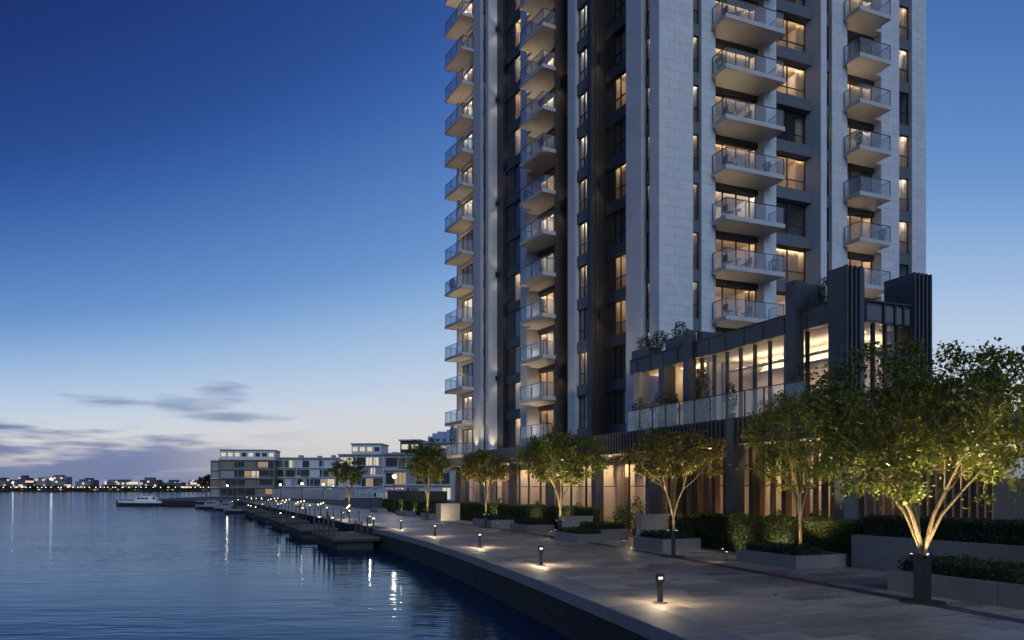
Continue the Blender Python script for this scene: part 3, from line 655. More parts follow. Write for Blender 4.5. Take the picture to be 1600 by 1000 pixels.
# ---------- bays
rw = random.Random(3)
def bay(fr, a0, a1, g, kmax, panes, transom=None, dz=0.0, door=False, dsp=None, spm='spandrel', lit=0.6, fill=(), depth=1.6, curt=0.6, rng_=None, pmat='brown_panel'):
    """one column of windows between two piers; fill = closed panels (a from, a to)"""
    z_h = 2.58 if door else 2.46; z_s = 0.05
    w0, w1 = rng_ or (a0, a1); bar = .055
    fm = MB(); fm.box(fr, w0, w1, g - .05, g + .05, z_s, z_s + bar); fm.box(fr, w0, w1, g - .05, g + .05, z_h - bar, z_h)
    xs = [w0 + (w1 - w0) * p_ for p_ in panes]
    for i, x in enumerate(xs):
        a, b = (x, x + bar) if i == 0 else ((x - bar, x) if i == len(xs) - 1 else (x - bar / 2, x + bar / 2))
        fm.box(fr, a, b, g - .045, g + .045, z_s + bar, z_h - bar)
    if transom: fm.box(fr, w0 + bar, w1 - bar, g - .04, g + .04, transom - .025, transom + .025)
    me_f = fm.mesh('window', 'black_metal', TO)
    pm = []
    for i in range(len(xs) - 1):
        zz = [z_s + bar] + ([transom] if transom else []) + [z_h - bar]
        for za, zb in zip(zz[:-1], zz[1:]):
            pm.append(MB().box(fr, xs[i] + .02, xs[i + 1] - .02, g - .006, g + .006, za + .02, zb - .02).mesh('pane', 'pane_glass', TO))
    e = 0.25 if w1 - w0 > 1.2 else .08
    r = MB(); q = g + .07; B, T = -.02, 2.75
    ra0, ra1 = max(w0 - e, a0 - .1), min(w1 + e, a1 + .1)
    r.box(fr, ra0, ra1, q + depth, q + depth + .04, B, T); r.box(fr, ra0 - .04, ra0, q, q + depth, B, T); r.box(fr, ra1, ra1 + .04, q, q + depth, B, T)
    r.box(fr, ra0, ra1, q, q + depth, B - .04, B); r.box(fr, ra0, ra1, q, q + depth, T, T + .04); r.box(fr, ra0, ra1, q - .0, q + .03, z_h, T)
    me_r = r.mesh('room', 'room_wall', TO)
    def lampmesh(m_):
        l = MB(); l.box(fr, w0 + .1, w1 - .1, q + .10, q + .125, T - .22, T - .04, 1)
        l.m = [0, 0, 0, 0, 0, 0]
        ln = MB(); ln.box(fr, w0 + .1, w1 - .1, q + .06, q + .10, T - .24, T - .02, 0); ln.box(fr, w0 + .12, w1 - .12, q + .101, q + .115, T - .21, T - .05, 1)
        return ln.mesh('cove_lamp', ['black_metal', m_], TO)
    me_l = {m_: lampmesh(m_) for m_ in ('lamp_room', 'lamp_room_dim', 'lamp_soft', 'lamp_neutral')}
    cv = []
    for var in range(3):
        c = MB(); wd = (w1 - w0)
        segs = [((w0, w0 + wd * .22), (w1 - wd * .18, w1)), ((w0, w0 + wd * .45),), ((w0 + wd * .1, w1 - wd * .1),)][var]
        for (c0, c1) in segs:
            n = max(4, int((c1 - c0) / .09)); pts = [(c0 + (c1 - c0) * i / n, q + .22 + .03 * math.sin(i * 1.9) + .012 * math.sin(i * .7)) for i in range(n + 1)]
            for i in range(n):
                p_, p2 = pts[i], pts[i + 1]
                c.quad(fr.pt(p_[0], p_[1], .03), fr.pt(p2[0], p2[1], .03), fr.pt(p2[0], p2[1], 2.5), fr.pt(p_[0], p_[1], 2.5))
        cv.append(c.mesh('curtain', 'curtain', TO))
    ds = g - .12 if dsp is None else dsp
    me_s = MB().box(fr, a0, a1, ds, g + .05, z_h + .002, FH + .045).mesh('spandrel', spm, TO)
    me_p = [MB().box(fr, f0, f1, g - .06, g + .04, 0, z_h).mesh('wall_panel', pmat, TO) for f0, f1 in fill]
    for k in range(-1, kmax):
        z = L0 + FH * k + dz
        if k >= 0 or z + z_h > ZB + .3:
            s = link('spandrel', me_s, tower, (0, 0, z))
        if k < 0 and z < ZB: continue
        wobj = link('window', me_f, tower, (0, 0, z))
        for m_ in pm: link('pane', m_, wobj)
        link('room', me_r, wobj)
        u = rw.random()
        if u < lit:
            m_ = 'lamp_room' if u < lit * .3 else ('lamp_soft' if u < lit * .5 else ('lamp_neutral' if u < lit * .65 else 'lamp_room_dim')); link('cove_lamp', me_l[m_], wobj)
        if rw.random() < curt: link('curtain', cv[rw.choice((0, 0, 1, 2))], wobj)
        for m_ in me_p: link('wall_panel', m_, tower, (0, 0, z))
    for z0_, z1_ in ((L0 + FH * kmax + dz, TOP),):
        tpart(MB().box(fr, a0, a1, g - .06, g + .04, z0_ + .05, z1_), 'wall_panel', pmat)
    tpart(MB().box(fr, a0, a1, g - .04, g + .03, ZB - .3, L0 + dz if dz > -1 else ZB), 'wall_panel', 'spandrel')
# waterside face, from the near corner outwards
bay(FL, .97, 1.83, .45, 11, (0, 1), .95, lit=.85, curt=.4, depth=1.2)
bay(FL, 3.5, 7.64, 1.46, 11, (0, .55, 1), .95, dz=-.1, lit=.55, dsp=1.2, spm='dark_metal', rng_=(5.2, 6.75), fill=((3.5, 5.2), (6.75, 7.64)))
bay(FL, 8.22, 9.76, .38, 12, (0, .55, 1), .9, dz=-.2, lit=.75, dsp=.12)
bay(FL, 10.83, 12.6, 1.0, 12, (0, 1), .9, dz=-.4, lit=.45, dsp=.85, spm='brown_panel', rng_=(11.6, 12.3), fill=((10.83, 11.6), (12.3, 12.6)), depth=1.2)
bay(FL, 12.72, 17.2, 1.3, 13, (0, .25, .5, .75, 1), None, dz=-.7, door=True, lit=.8, dsp=1.1, spm='brown_panel')
bay(FL, 18.3, 24.39, 1.3, 13, (0, .5, 1), None, dz=-.9, lit=.6, dsp=1.1, spm='band_metal', rng_=(19.4, 21.7), fill=((18.3, 19.4), (21.7, 23.2)))
tpart(MB().box(FL, 23.2, 24.39, .9, 1.28, ZB, TOP), 'dark_pier', 'dark_metal')
bay(FL, 24.95, 26.0, .4, 14, (0, 1), .95, dz=-1.2, lit=.7, depth=1.2)
bay(FL, 27.68, 31.1, .5, 15, (0, .33, .66, 1), None, dz=-1.4, door=True, lit=.75, dsp=.3, spm='stone_rest')
tpart(MB().box(FL, 12.58, 12.72, .0, 1.3, ZB - .3, TOP), 'dark_pier', 'brown_panel')
# end face
bay(FR, 2.58, 3.23, .35, 10, (0, 1), .95, lit=.8, depth=1.1)
bay(FR, 4.34, 8.34, .85, 10, (0, .3, .58, .86, 1), None, door=True, lit=.97, dsp=.62, spm='band_metal', depth=2.9, curt=.85)
bay(FR, 9.37, 12.58, .75, 10, (0, .5, 1), .95, lit=.72, dsp=.08, depth=2.9, curt=.9)
bay(FR, 13.1, 14.33, .35, 10, (0, 1), .95, lit=.8, depth=1.2)
bay(FR, 15.77, 19.04, .85, 10, (0, .35, .7, 1), None, door=True, lit=.75, dsp=.62, spm='band_metal', depth=2.2)
bay(FR, 20.83, 22.13, .35, 10, (0, 1), .95, lit=.5, depth=1.3)

# ---------- balconies
def balcony(fr, a0, a1, proj, g, a_in0, a_in1, kmax, dz, ns, lampa, power=11, lampp=.85):
    sl = MB(); sl.prism([fr.pt(a0, -proj)[:2], fr.pt(a1, -proj)[:2], fr.pt(a1, -.05)[:2], fr.pt(a_in1, -.05)[:2], fr.pt(a_in1, g - .1)[:2], fr.pt(a_in0, g - .1)[:2], fr.pt(a_in0, -.05)[:2], fr.pt(a0, -.05)[:2]], -.27, 0.012)
    me_s = sl.mesh('balcony', 'slab', TO)
    e = .06; gp = []
    n = ns
    for i in range(n):
        x0, x1 = a0 + e + (a1 - a0 - 2 * e) * i / n + .012, a0 + e + (a1 - a0 - 2 * e) * (i + 1) / n - .012
        gp.append(MB().box(fr, x0, x1, -proj + e, -proj + e + .016, .03, 1.08).mesh('glass_panel', 'rail_glass', TO))
    for x in (a0 + e, a1 - e):
        gp.append(MB().box(fr, x - .008, x + .008, -proj + e + .03, -.08, .03, 1.08).mesh('glass_panel', 'rail_glass', TO))
    rl = MB(); rl.box(fr, a0 + e - .03, a1 - e + .03, -proj + e - .02, -proj + e + .036, 1.081, 1.115)
    for x in (a0 + e, a1 - e): rl.box(fr, x - .028, x + .028, -proj + e + .037, -.03, 1.081, 1.115)
    me_r = rl.mesh('handrail', 'black_metal', TO); pst = []
    for x, y in [(a0 + e, -proj + e), (a1 - e, -proj + e), (a0 + e, -.06), (a1 - e, -.06)] + [(a0 + e + (a1 - a0 - 2 * e) * i / n, -proj + e) for i in range(1, n)]:
        pst.append(MB().box(fr, x - .018, x + .018, y - .018, y + .018, .012, 1.08).mesh('post', 'black_metal', TO))
    lx, ly = lampa
    lm = MB().box(fr, lx - .05, lx + .05, ly - .05, ly + .05, .012, .11).mesh('uplight', 'lamp_soft', TO)
    for k in range(kmax):
        z = L0 + FH * k + dz; o = link('balcony', me_s, tower, (0, 0, z))
        for m_ in gp: link('glass_panel', m_, o)
        link('handrail', me_r, o)
        for m_ in pst: link('post', m_, o)
        if rw.random() < lampp:
            link('uplight', lm, o)
            pt = fr.pt(lx, ly, z + .25); d = bpy.data.lights.new('uplight_beam', 'SPOT'); d.energy = power * 12 * rw.uniform(.3, 1.3); soften(d, .6); d.spot_size = R(125); d.spot_blend = .9; d.color = (1, .72, .42); d.shadow_soft_size = .08
            lo = bpy.data.objects.new('uplight_beam', d); COL.objects.link(lo); lo.parent = o; lo.location = (pt[0] - TO[0], pt[1] - TO[1], .25); lo.rotation_euler = (R(180), 0, 0)
balcony(FR, 4.0, 8.78, 1.5, .85, 4.36, 8.32, 10, 0, 3, (4.7, .35), 9)
balcony(FR, 15.36, 18.34, 1.5, .85, 15.8, 19.0, 10, 0, 1, (16.2, .3), 9)
balcony(FL, 12.5, 16.25, 1.2, 1.3, 12.75, 17.15, 13, -.7, 2, (16.7, .6), 14)
balcony(FL, 27.4, 31.6, 1.25, .5, 27.75, 31.0, 15, -1.4, 3, (30.2, -.25), 14)
# uplights that graze the piers from the terrace
for (s_, d_) in ((24.15, .35), (26.9, -.35), (25.4, -.2)):
    p_ = FL.pt(s_, d_, ZB + .1); fx = tpart(MB().box(FL, s_ - .06, s_ + .06, d_ - .06, d_ + .06, ZB, ZB + .1), 'pier_uplight', 'lamp_up')
    spot('pier_uplight_beam', tower, (p_[0], p_[1], ZB + .25), (N1[0] * .1, N1[1] * .1, 1), 420, 70, .8, (1, .76, .46), .05, 1.2)
# wall lights high on the recessed sides
for (s_, d_, zs) in ((24.22, .75, (13, 22.5, 29, 38.5, 45)), (7.5, .6, (15.5, 25, 34)), (12.45, .5, (12, 24.8, 34.5)), (1.7, -.06, ()), (23.0, 1.0, (19, 32, 41))):
    for z_ in zs:
        p_ = FL.pt(s_, d_, z_); tpart(MB().box(FL, s_ - .04, s_ + .06, d_ - .08, d_ + .08, z_ - .2, z_ + .2), 'wall_light', 'black_metal')
        for sg in (-1, 1): spot('wall_light_beam', tower, (p_[0] - D1[0] * .16, p_[1] - D1[1] * .16, z_ + sg * .25), (D1[0] * .12, D1[1] * .12, sg), 90, 80, .9, (1, .74, .46), .1, 1.6)
# furniture on the balconies
def chair(fr, a, d_, z, rot, label):
    c = fr.pt(a, d_, z); t = thing('balcony_chair', c, label, 'chair', 'chairs on the balconies')
    f2 = Frame((c[0], c[1]), (math.cos(rot), math.sin(rot)), (-math.sin(rot), math.cos(rot)))
    MB().box(f2, -.23, .23, -.23, .23, z + .42, z + .46).build('seat', 'black_metal', t)
    MB().box(f2, -.23, .23, .20, .24, z + .5, z + .88).build('backrest', 'black_metal', t)
    for x in (-.2, .2):
        for y in (-.2, .2): MB().box(f2, x - .017, x + .017, y - .017, y + .017, z, z + (.42 if y < 0 else .88)).build('leg', 'black_metal', t)
def ctable(fr, a, d_, z, label):
    c = fr.pt(a, d_, z); t = thing('balcony_table', c, label, 'table', 'tables on the balconies')
    MB().lathe((c[0], c[1], z + .68), [(.3, 0), (.3, .03)], 16).build('table_top', 'white_paint', t)
    MB().lathe((c[0], c[1], z), [(.18, 0), (.18, .02), (.025, .03), (.025, .68)], 10).build('pedestal', 'black_metal', t)
nth = ['lowest', 'second lowest', 'third lowest', 'fourth', 'fifth', 'sixth', 'seventh', 'eighth', 'top']
for k in (2, 3, 4, 5, 6, 8):
    z = L0 + FH * k + .012; w_ = nth[k - 2]
    chair(FR, 4.75, -.8, z, R(22 + 90), f'black chair at the left end of the {w_} wide balcony of the end face')
    ctable(FR, 5.45, -.75, z, f'small round table on the {w_} wide balcony of the end face')
    if k in (2, 3, 6): chair(FR, 6.2, -.8, z, R(22 - 90), f'black chair right of the table on the {w_} wide balcony of the end face')

# pots of greenery on some balconies
def bplant(fr, a, d_, z, h, label, sd_):
    c = fr.pt(a, d_, z); t = thing('balcony_plant', c, label, 'plant', 'plants on the balconies'); rr = np.random.default_rng(sd_); n = 260
    MB().lathe(c, [(.16, 0), (.2, .34), (.16, .34)], 10).build('pot', 'band_metal', t)
    v = rr.normal(size=(n, 3)); v /= np.linalg.norm(v, axis=1)[:, None]; v *= rr.uniform(.2, 1, (n, 1)) ** .5
    P = np.array(c) + np.array([0, 0, .3 + (h - .3) / 2]) + v * np.array([.3, .3, (h - .3) / 2])
    link('foliage', leaf_mesh('foliage', P, v, .13, 'leaf_hedge', rr, .4, c), t)
for (fr, a, d_, k, dz, h, lb) in ((FR, 8.3, -1.1, 3, 0, 1.2, 'plant at the right end of the second lowest wide balcony'), (FR, 4.4, -.35, 7, 0, 1.3, 'plant in the corner of the sixth wide balcony'), (FR, 7.6, -1.1, 5, 0, .9, 'plant behind the glass of the fourth wide balcony'),
        (FR, 17.9, -1.1, 4, 0, 1.1, 'plant on the third small balcony near the tower edge'), (FR, 15.8, -1.0, 6, 0, 1.3, 'plant on a small balcony high near the tower edge'), (FL, 13.2, -.8, 3, -.7, 1.3, 'plant on a waterside balcony above the middle tree'), (FL, 15.8, -.8, 6, -.7, 1.1, 'plant on a waterside balcony half way up')):
    bplant(fr, a, d_, L0 + FH * k + dz + .012, h, lb, k * 7 + int(a))
# ================================================================== the podium
PO = FP.pt(24.3, 23.7)
pod = thing('podium_building', PO, 'two storey dark metal and glass podium below the tower, warm lit inside', 'building')
def pp(name, m_, *bx, parent=None, bevel=0): 
    return MB().box(FP, *bx).build(name, m_, parent or pod, bevel=bevel)
PB = 76.0
# ground storey: floor, back wall, ceiling
pp('floor', 'pale_stone', 22.4, PB, 25.35, 32, -.04, .06)
pp('back_wall', 'hall_wall', 24, PB, 28.2, 28.5, .06, 4.95)
pp('end_wall', 'hall_wall', PB - .3, PB, 25.4, 28.2, .06, 4.95)
pp('deck', 'plaster', 22.2, PB + .5, 23.75, 34, 4.96, 6.18)
band = pp('fascia', 'band_metal', 22.2, PB + .5, 23.58, 23.745, 5.0, 6.2)
nf = int((52 - 22.3) / .33)
me_fin = MB().box(FP, 22.32, 22.40, 23.46, 23.575, 4.98, 6.23).mesh('fin', 'band_metal', PO)
for i in range(nf):
    link('fin', me_fin, band, (E1[0] * i * .33, E1[1] * i * .33, 0))
endb = pp('end_fascia', 'band_metal', 22.05, 22.19, 23.6, 34, 5.0, 6.2)
me_fin2 = MB().box(FP, 21.92, 22.04, 23.7, 23.78, 4.98, 6.23).mesh('fin', 'band_metal', PO)
for i in range(26): link('fin', me_fin2, endb, (E2[0] * i * .33, E2[1] * i * .33, 0))
for p in (22.6, 29.3, 36.3, 43.3, 50.3, 57.3, 64.3, 71.3):
    pp('column', 'dark_metal', p, p + .48, 23.40 if p < 37 else 23.8, 24.1 if p < 37 else 24.3, 0, 6.24 if p < 37 else 4.95)
# ground storey front: glazing bays, bronze panels and curtains
rg = random.Random(21)
p = 24.0; GQ = 25.35; i = 0
while p < PB - 1:
    w = rg.choice((1.5, 1.9, 2.3)); typ = 'glass' if p < 31 else rg.choice(('glass', 'glass', 'panel', 'glass')) if p < 58 else rg.choice(('glass', 'panel', 'glass'))
    if p + w > PB - .4: w = PB - .4 - p
    if typ == 'panel':
        n = max(2, int(w / .45))
        for j in range(n): pp('cladding_board', 'bronze' if rg.random() < .6 else 'timber', p + w * j / n + .008, p + w * (j + 1) / n - .008, GQ, GQ + .06, .06, 4.95 if rg.random() < .6 else 3.6)
    else:
        f_ = MB()
        for a, b in ((p, p + .07), (p + w - .07, p + w)): f_.box(FP, a, b, GQ, GQ + .1, .06, 4.95)
        f_.box(FP, p + .07, p + w - .07, GQ, GQ + .1, .06, .14); f_.box(FP, p + .07, p + w - .07, GQ, GQ + .1, 3.0, 3.06)
        wo = f_.build('shopfront_window', 'black_metal', pod)
        MB().box(FP, p + .07, p + w - .07, GQ + .04, GQ + .055, .14, 3.0).build('pane', 'pane_glass', wo)
        MB().box(FP, p + .07, p + w - .07, GQ + .04, GQ + .055, 3.06, 4.95).build('pane', 'pane_glass', wo)
        if rg.random() < (.9 if p < 38 else .62):
            c0 = p + .1 + (w * .4 if rg.random() < .5 else 0); c1 = min(p + w - .1, c0 + w * rg.uniform(.4, .9)); n = int((c1 - c0) / .1); c = MB()
            for j in range(n):
                y0, y1 = GQ + .35 + .05 * math.sin(j * 1.7), GQ + .35 + .05 * math.sin((j + 1) * 1.7)
                c.quad(FP.pt(c0 + j * .1, y0, .1), FP.pt(c0 + j * .1 + .1, y1, .1), FP.pt(c0 + j * .1 + .1, y1, 4.8), FP.pt(c0 + j * .1, y0, 4.8))
            c.build('curtain', 'curtain', wo)
    p += w; i += 1
# ceiling lights of the ground storey: strips grazing the back wall
for i in range(17):
    pp('ceiling_lamp', 'lamp_hall', 24.6 + i * 3, 26.4 + i * 3, 27.0, 27.35, 4.90, 4.95)
pp('lamp_baffle', 'hall_wall', 24.2, PB - .4, 26.84, 26.9, 4.5, 4.955)  # baffle added to hide the ceiling strips from outside view
for i in range(0):
    pp('soffit_lamp', 'lamp_up', 29.9 + i * 5.2, 30.5 + i * 5.2, 24.55, 24.65, 4.925, 4.955)
for i in range(14):
    sp_ = 25.6 + i * 3.4; q_ = FP.pt(sp_, 24.5, 4.9); spot('soffit_beam', pod, q_, (E2[0] * .12, E2[1] * .12, -1), 330, 118, .9, (1, .74, .46), .1, 1.0)
    pp('soffit_downlight', 'lamp_up', sp_ - .06, sp_ + .06, 24.44, 24.56, 4.93, 4.957)
# timber fins before the glazing at the near end
rgf = random.Random(4)
for i in range(64):
    p = 22.9 + i * .24 + rgf.uniform(-.05, .05)
    if rgf.random() < .34 or 29.2 < p < 29.9 or 36.2 < p < 36.9: continue
    pp('timber_fin', 'timber' if rgf.random() < .65 else 'brown_panel', p, p + rgf.uniform(.05, .10), 24.5, 24.8, 0.02, 4.95)
for i in range(16):
    q = 24.9 + i * .5; pp('timber_fin', 'timber', 23.0, 23.25, q, q + .09, 0.02, 4.95)
pp('end_wall', 'brown_panel', 23.9, 24.0, 25.5, 34, .06, 4.95)
for i in range(11):                                            # floor uplights behind the fins
    a_ = 23.9 + i * 1.25; q_ = FP.pt(a_, 25.12, .1); MB().lathe((q_[0], q_[1], .02), [(.06, 0), (.06, .05)], 8).build('floor_uplight', 'lamp_up', pod)
    spot('floor_uplight_beam', pod, q_, (E2[0] * .10, E2[1] * .10, 1), 130, 100, .9, (1, .73, .44), .06, .5)
# ---------- upper storey
UQ, UP0, UP1, ZC, ZR = 25.2, 24.3, 41.2, 9.95, 10.78
pp('roof', 'spandrel', UP0 + .1, UP1 - .1, UQ + .15, 30.1, ZC + .06, ZR - .06)
pp('ceiling', 'plaster', UP0 + .12, UP1 - .12, UQ + .16, 30.05, ZC + .0, ZC + .055)
pp('upper_floor', 'pale_stone', UP0 + .12, UP1, UQ + .1, 30.6, 6.185, 6.24)
pp('back_wall', 'plaster', UP0 + 1.5, UP1, 29.6, 29.8, 6.24, ZC - .002)
pp('partition', 'plaster', 35.3, 35.5, 26.6, 29.6, 6.24, ZC - .002)
pp('partition', 'room_wall', 38.2, 38.4, 26.3, 29.6, 6.24, ZC - .002)
fas = pp('roof_fascia', 'dark_metal', UP0, UP1, UQ - .1, UQ + .14, ZC, ZR)
for i in range(12):
    MB().box(FP, UP0 + .6 + i * 1.4, UP0 + .64 + i * 1.4, UQ - .13, UQ - .101, ZC + .02, ZR - .1).build('fascia_rib', 'black_metal', fas)
pp('parapet_rail', 'black_metal', UP0, UP1, UQ - .16, UQ - .02, ZR + .002, ZR + .06)
# piers that rise past the roof
def pier(name, p0, p1, q0, q1, z1, fins=True):
    o = pp(name, 'dark_metal', p0, p1, q0, q1, 6.2 if p0 > 26 else 4.0, z1)
    if fins:
        n = int((q1 - q0) / .24)
        for i in range(n): MB().box(FP, p0 - .14, p0 - .002, q0 + .02 + i * .24, q0 + .10 + i * .24, 5.5, z1 + .03).build('fin', 'dark_metal', o)
    return o
pier('pier', 24.15, 25.0, 25.0, 26.15, 12.15); pier('pier', 24.15, 25.6, 28.9, 30.15, 12.25)
pier('pier', 26.75, 27.35, 24.8, 25.3, 12.2, False); pp('roof_box', 'dark_metal', 26.8, 27.3, 25.31, 26.6, ZR - .05, 12.1)
pier('pier', 34.7, 35.2, 24.8, 25.3, 11.5, False)
pier('pier', 37.2, 37.7, 24.9, 25.7, ZC, False)
pp('stone_column', 'pale_stone', 39.9, 40.6, 25.0, 25.7, 6.2, ZC - .003); pp('stone_column', 'pale_stone', 37.75, 38.2, 25.2, 25.7, 6.2, ZC - .003)
pp('stone_column', 'bronze', 27.36, 27.95, 25.32, 25.9, 6.2, ZC - .003)
# glazing of the upper storey
def glaz(p0, p1, n, q=UQ, tz=None):
    f_ = MB()
    for i in range(n + 1):
        x = p0 + (p1 - p0) * i / n; f_.box(FP, x - .05, x + .05, q - .06, q + .12, 6.24, ZC - .004)
    wo = f_.build('window', 'black_metal', pod)
    for i in range(n):
        a, b = p0 + (p1 - p0) * i / n + .05, p0 + (p1 - p0) * (i + 1) / n - .05
        MB().box(FP, a, b, q, q + .015, 6.3, ZC - .004).build('pane', 'pane_glass', wo)
        MB().box(FP, a, b, q - .03, q + .08, 6.24, 6.3).build('sill', 'black_metal', wo)
glaz(28.05, 34.4, 6, UQ + .25); glaz(25.05, 26.7, 1, UQ + .25); glaz(35.3, 37.6, 2, UQ + 2.3); glaz(38.4, 41.0, 2, UQ + 2.3)
# end face glazing between the finned piers
f_ = MB(); ex = [26.2, 26.9, 27.6, 28.3, 28.88]
for x in ex: f_.box(FP, UP0 + .02, UP0 + .2, x - .05, x + .05, 6.24, ZC - .004)
f_.box(FP, UP0 + .04, UP0 + .16, 26.2, 28.88, 8.6, 8.68); wo = f_.build('window', 'black_metal', pod)
for a, b in zip(ex[:-1], ex[1:]):
    MB().box(FP, UP0 + .1, UP0 + .115, a + .05, b - .05, 6.24, 8.6).build('pane', 'pane_glass', wo); MB().box(FP, UP0 + .1, UP0 + .115, a + .05, b - .05, 8.68, ZC - .005).build('pane', 'pane_glass', wo)
ef = pp('end_roof_fascia', 'dark_metal', UP0 - .06, UP0 + .1, 26.16, 28.89, ZC, ZR)
for x in (26.2, 27.25, 27.9, 28.4): MB().box(FP, UP0 - .16, UP0 - .062, x, x + .09, ZC - .02, ZR + .02).build('fascia_rib', 'black_metal', ef)
for a, b in ((26.3, 27.2), (27.36, 27.88), (28.0, 28.38), (28.5, 28.86)): MB().box(FP, UP0 - .085, UP0 - .063, a, b, ZC + .08, ZR - .12).build('fascia_panel', 'spandrel', ef)
MB().box(FP, UP0 - .18, UP0 + .12, 26.16, 28.89, ZR + .021, ZR + .09).build('rail', 'black_metal', ef)
pp('end_wall', 'brown_panel', 25.65, 41, 29.85, 30.04, 6.2, ZC)
for (a_, b_, q_) in ((26.0, 35.0, 29.3), (26.0, 35.0, 27.6), (35.6, 38.1, 27.0), (38.5, 41.0, 27.0), (25.2, 26.0, 28.0)):      # cove trays throwing light on the ceiling
    c_ = pp('cove_tray', 'plaster', a_, b_, q_ - .12, q_ + .28, 9.36, 9.42)
    for k_ in range(int((b_ - a_) / 1.2)): MB().box(FP, a_ + .15 + k_ * 1.2, a_ + 1.05 + k_ * 1.2, q_, q_ + .14, 9.422, 9.45).build('cove_lamp', 'lamp_hall', c_)
for i in range(8):
    sp_ = 25.8 + i * 2.0; spot('ceiling_beam', pod, FP.pt(sp_, 27.9 if i < 5 else 26.6, ZC - .05), (E2[0] * .35, E2[1] * .35, -1), 190, 120, .9, (1, .71, .42), .1, 1.0)
    pp('downlight', 'lamp_up', sp_ - .06, sp_ + .06, 27.84 if i < 5 else 26.54, 27.96 if i < 5 else 26.66, ZC - .02, ZC - .003)
# balustrade along the terrace edge
n = 11
for i in range(n):
    a = 25.0 + i * 1.3; o = pp('glass_panel', 'terrace_glass', a + .01, a + 1.29, 23.80, 23.82, 6.24, 7.42)
    MB().box(FP, a - .02, a + .02, 23.78, 23.84, 6.2, 7.44).build('post', 'black_metal', o)
    MB().box(FP, a, a + 1.3, 23.78, 23.84, 7.441, 7.475).build('handrail', 'black_metal', o)
# roof planters
for (a, b, q0, q1, z1) in ((34.0, 34.42, 25.2, 26.6, 11.3), (36.0, 37.4, 25.15, 26.0, 11.45), (39.2, 41.0, 25.1, 26.1, 11.35)):
    pp('roof_planter', 'dark_metal', a, b, q0, q1, ZR - .05, z1)

# shrubs on terrace and roof
def shrub(p, q, z, h, r, label, m_='leaf_dark', pot=True, n=900, size=.1):
    c = FP.pt(p, q, z); t = thing('potted_shrub', c, label, 'shrub', 'shrubs on the podium'); rr = np.random.default_rng(int(p * 100 + q * 7))
    if pot: MB().lathe((c[0], c[1], z), [(.2, 0), (.26, .38), (.22, .38), (.21, .34)], 14).build('pot', 'band_metal', t)
    b = .36 if pot else 0; st = MB()
    for j in range(5): st.tube([(c[0], c[1], z + b - .05), (c[0] + rr.normal(0, r * .3), c[1] + rr.normal(0, r * .3), z + b + (h - b) * rr.uniform(.5, .85))], [.02, .006], 5)
    st.build('stem', 'bark', t)
    v = rr.normal(size=(n, 3)); v /= np.linalg.norm(v, axis=1)[:, None]; v *= rr.uniform(.3, 1, (n, 1)) ** .5
    lob = 1 + .25 * np.sin(v[:, 0] * 5 + p) * np.cos(v[:, 2] * 6)
    P = np.stack([c[0] + v[:, 0] * r * lob, c[1] + v[:, 1] * r * lob, z + b + (h - b) * (.5 + .5 * v[:, 2])], 1)
    link('crown', leaf_mesh('crown', P, v, size, m_, rr, .5, c), t)
for (p, q, h, r, lb) in ((39.0, 24.4, 2.1, .5, 'potted shrub at the left end of the terrace balustrade'), (36.6, 24.4, 2.2, .7, 'broad shrub between the stone columns on the terrace'), (35.6, 24.4, 2.0, .5, 'smaller shrub beside the broad one on the terrace'),
                         (32.8, 24.35, 2.7, .5, 'tallest potted shrub before the lit terrace windows'), (30.6, 24.35, 1.9, .36, 'small potted shrub before the lit terrace windows'), (26.0, 24.4, 2.2, .55, 'shrub at the near end of the terrace behind the trees')):
    shrub(p, q, 6.2, h, r, lb)
for (p, q, h, r, lb) in ((25.9, 25.75, 1.5, .5, 'conical shrub on the roof between the two tall dark piers'), (36.6, 25.6, 1.35, .5, 'shrub above the middle roof planter of the podium'), (38.6, 25.6, 1.2, .5, 'dark shrub on the podium roof nearer the tower corner'), (40.2, 25.6, 1.2, .6, 'dark shrub at the tower corner end of the podium roof')):
    shrub(p, q, ZR - .06 if p < 30 else ZR + .3, h, r, lb, pot=False)
for (p, h, r, lb) in ((32.3, 1.9, .5, 'bushy shrub before the slatted front, near the dark column'), (34.9, 2.3, .55, 'rounded shrub behind the pale block wall'), (38.9, 2.5, .6, 'conical shrub before the bright lounge window'), (40.6, 1.9, .5, 'low bush beside the conical shrub'),
                      (46.2, 2.0, .5, 'bush showing over the hedge right of the middle tree'), (52.6, 2.1, .5, 'bush in the gap between the two long hedges'), (60.5, 2.1, .6, 'bush over the hedge left of the small golden tree'), (27.0, 2.0, .5, 'bush behind the lit hedge before the timber fins'), (24.6, 2.1, .55, 'bush behind the lit hedge under the white stemmed tree')):
    shrub(p, 24.05, 0, h, r, lb, m_='leaf_hedge', pot=False, n=1100, size=.12)
# cypress in a pot on the far balconies
for k, lb in ((0, 'slim cypress on the lowest far balcony of the tower'), (5, 'small shrub on a far balcony high on the tower')):
    c = FL.pt(30.9, -.7, L0 + FH * k - 1.4 + .012); t = thing('balcony_cypress', c, lb, 'shrub'); rr = np.random.default_rng(k + 3); h = 3.4 if k == 0 else 1.5; n = 700
    MB().lathe(c, [(.2, 0), (.24, .4), (.2, .4)], 12).build('pot', 'band_metal', t)
    zz = rr.uniform(0, 1, n); a = rr.uniform(0, 6.28, n); r_ = .34 * np.sqrt(rr.uniform(.3, 1, n)) * np.sin(np.clip(zz, .04, .97) * 3.1) ** .6
    P = np.stack([c[0] + r_ * np.cos(a), c[1] + r_ * np.sin(a), c[2] + .35 + zz * (h - .4)], 1); nn = np.stack([np.cos(a), np.sin(a), 0 * a], 1)
    link('crown', leaf_mesh('crown', P, nn, .14, 'leaf_dark', rr, .5, c), t)
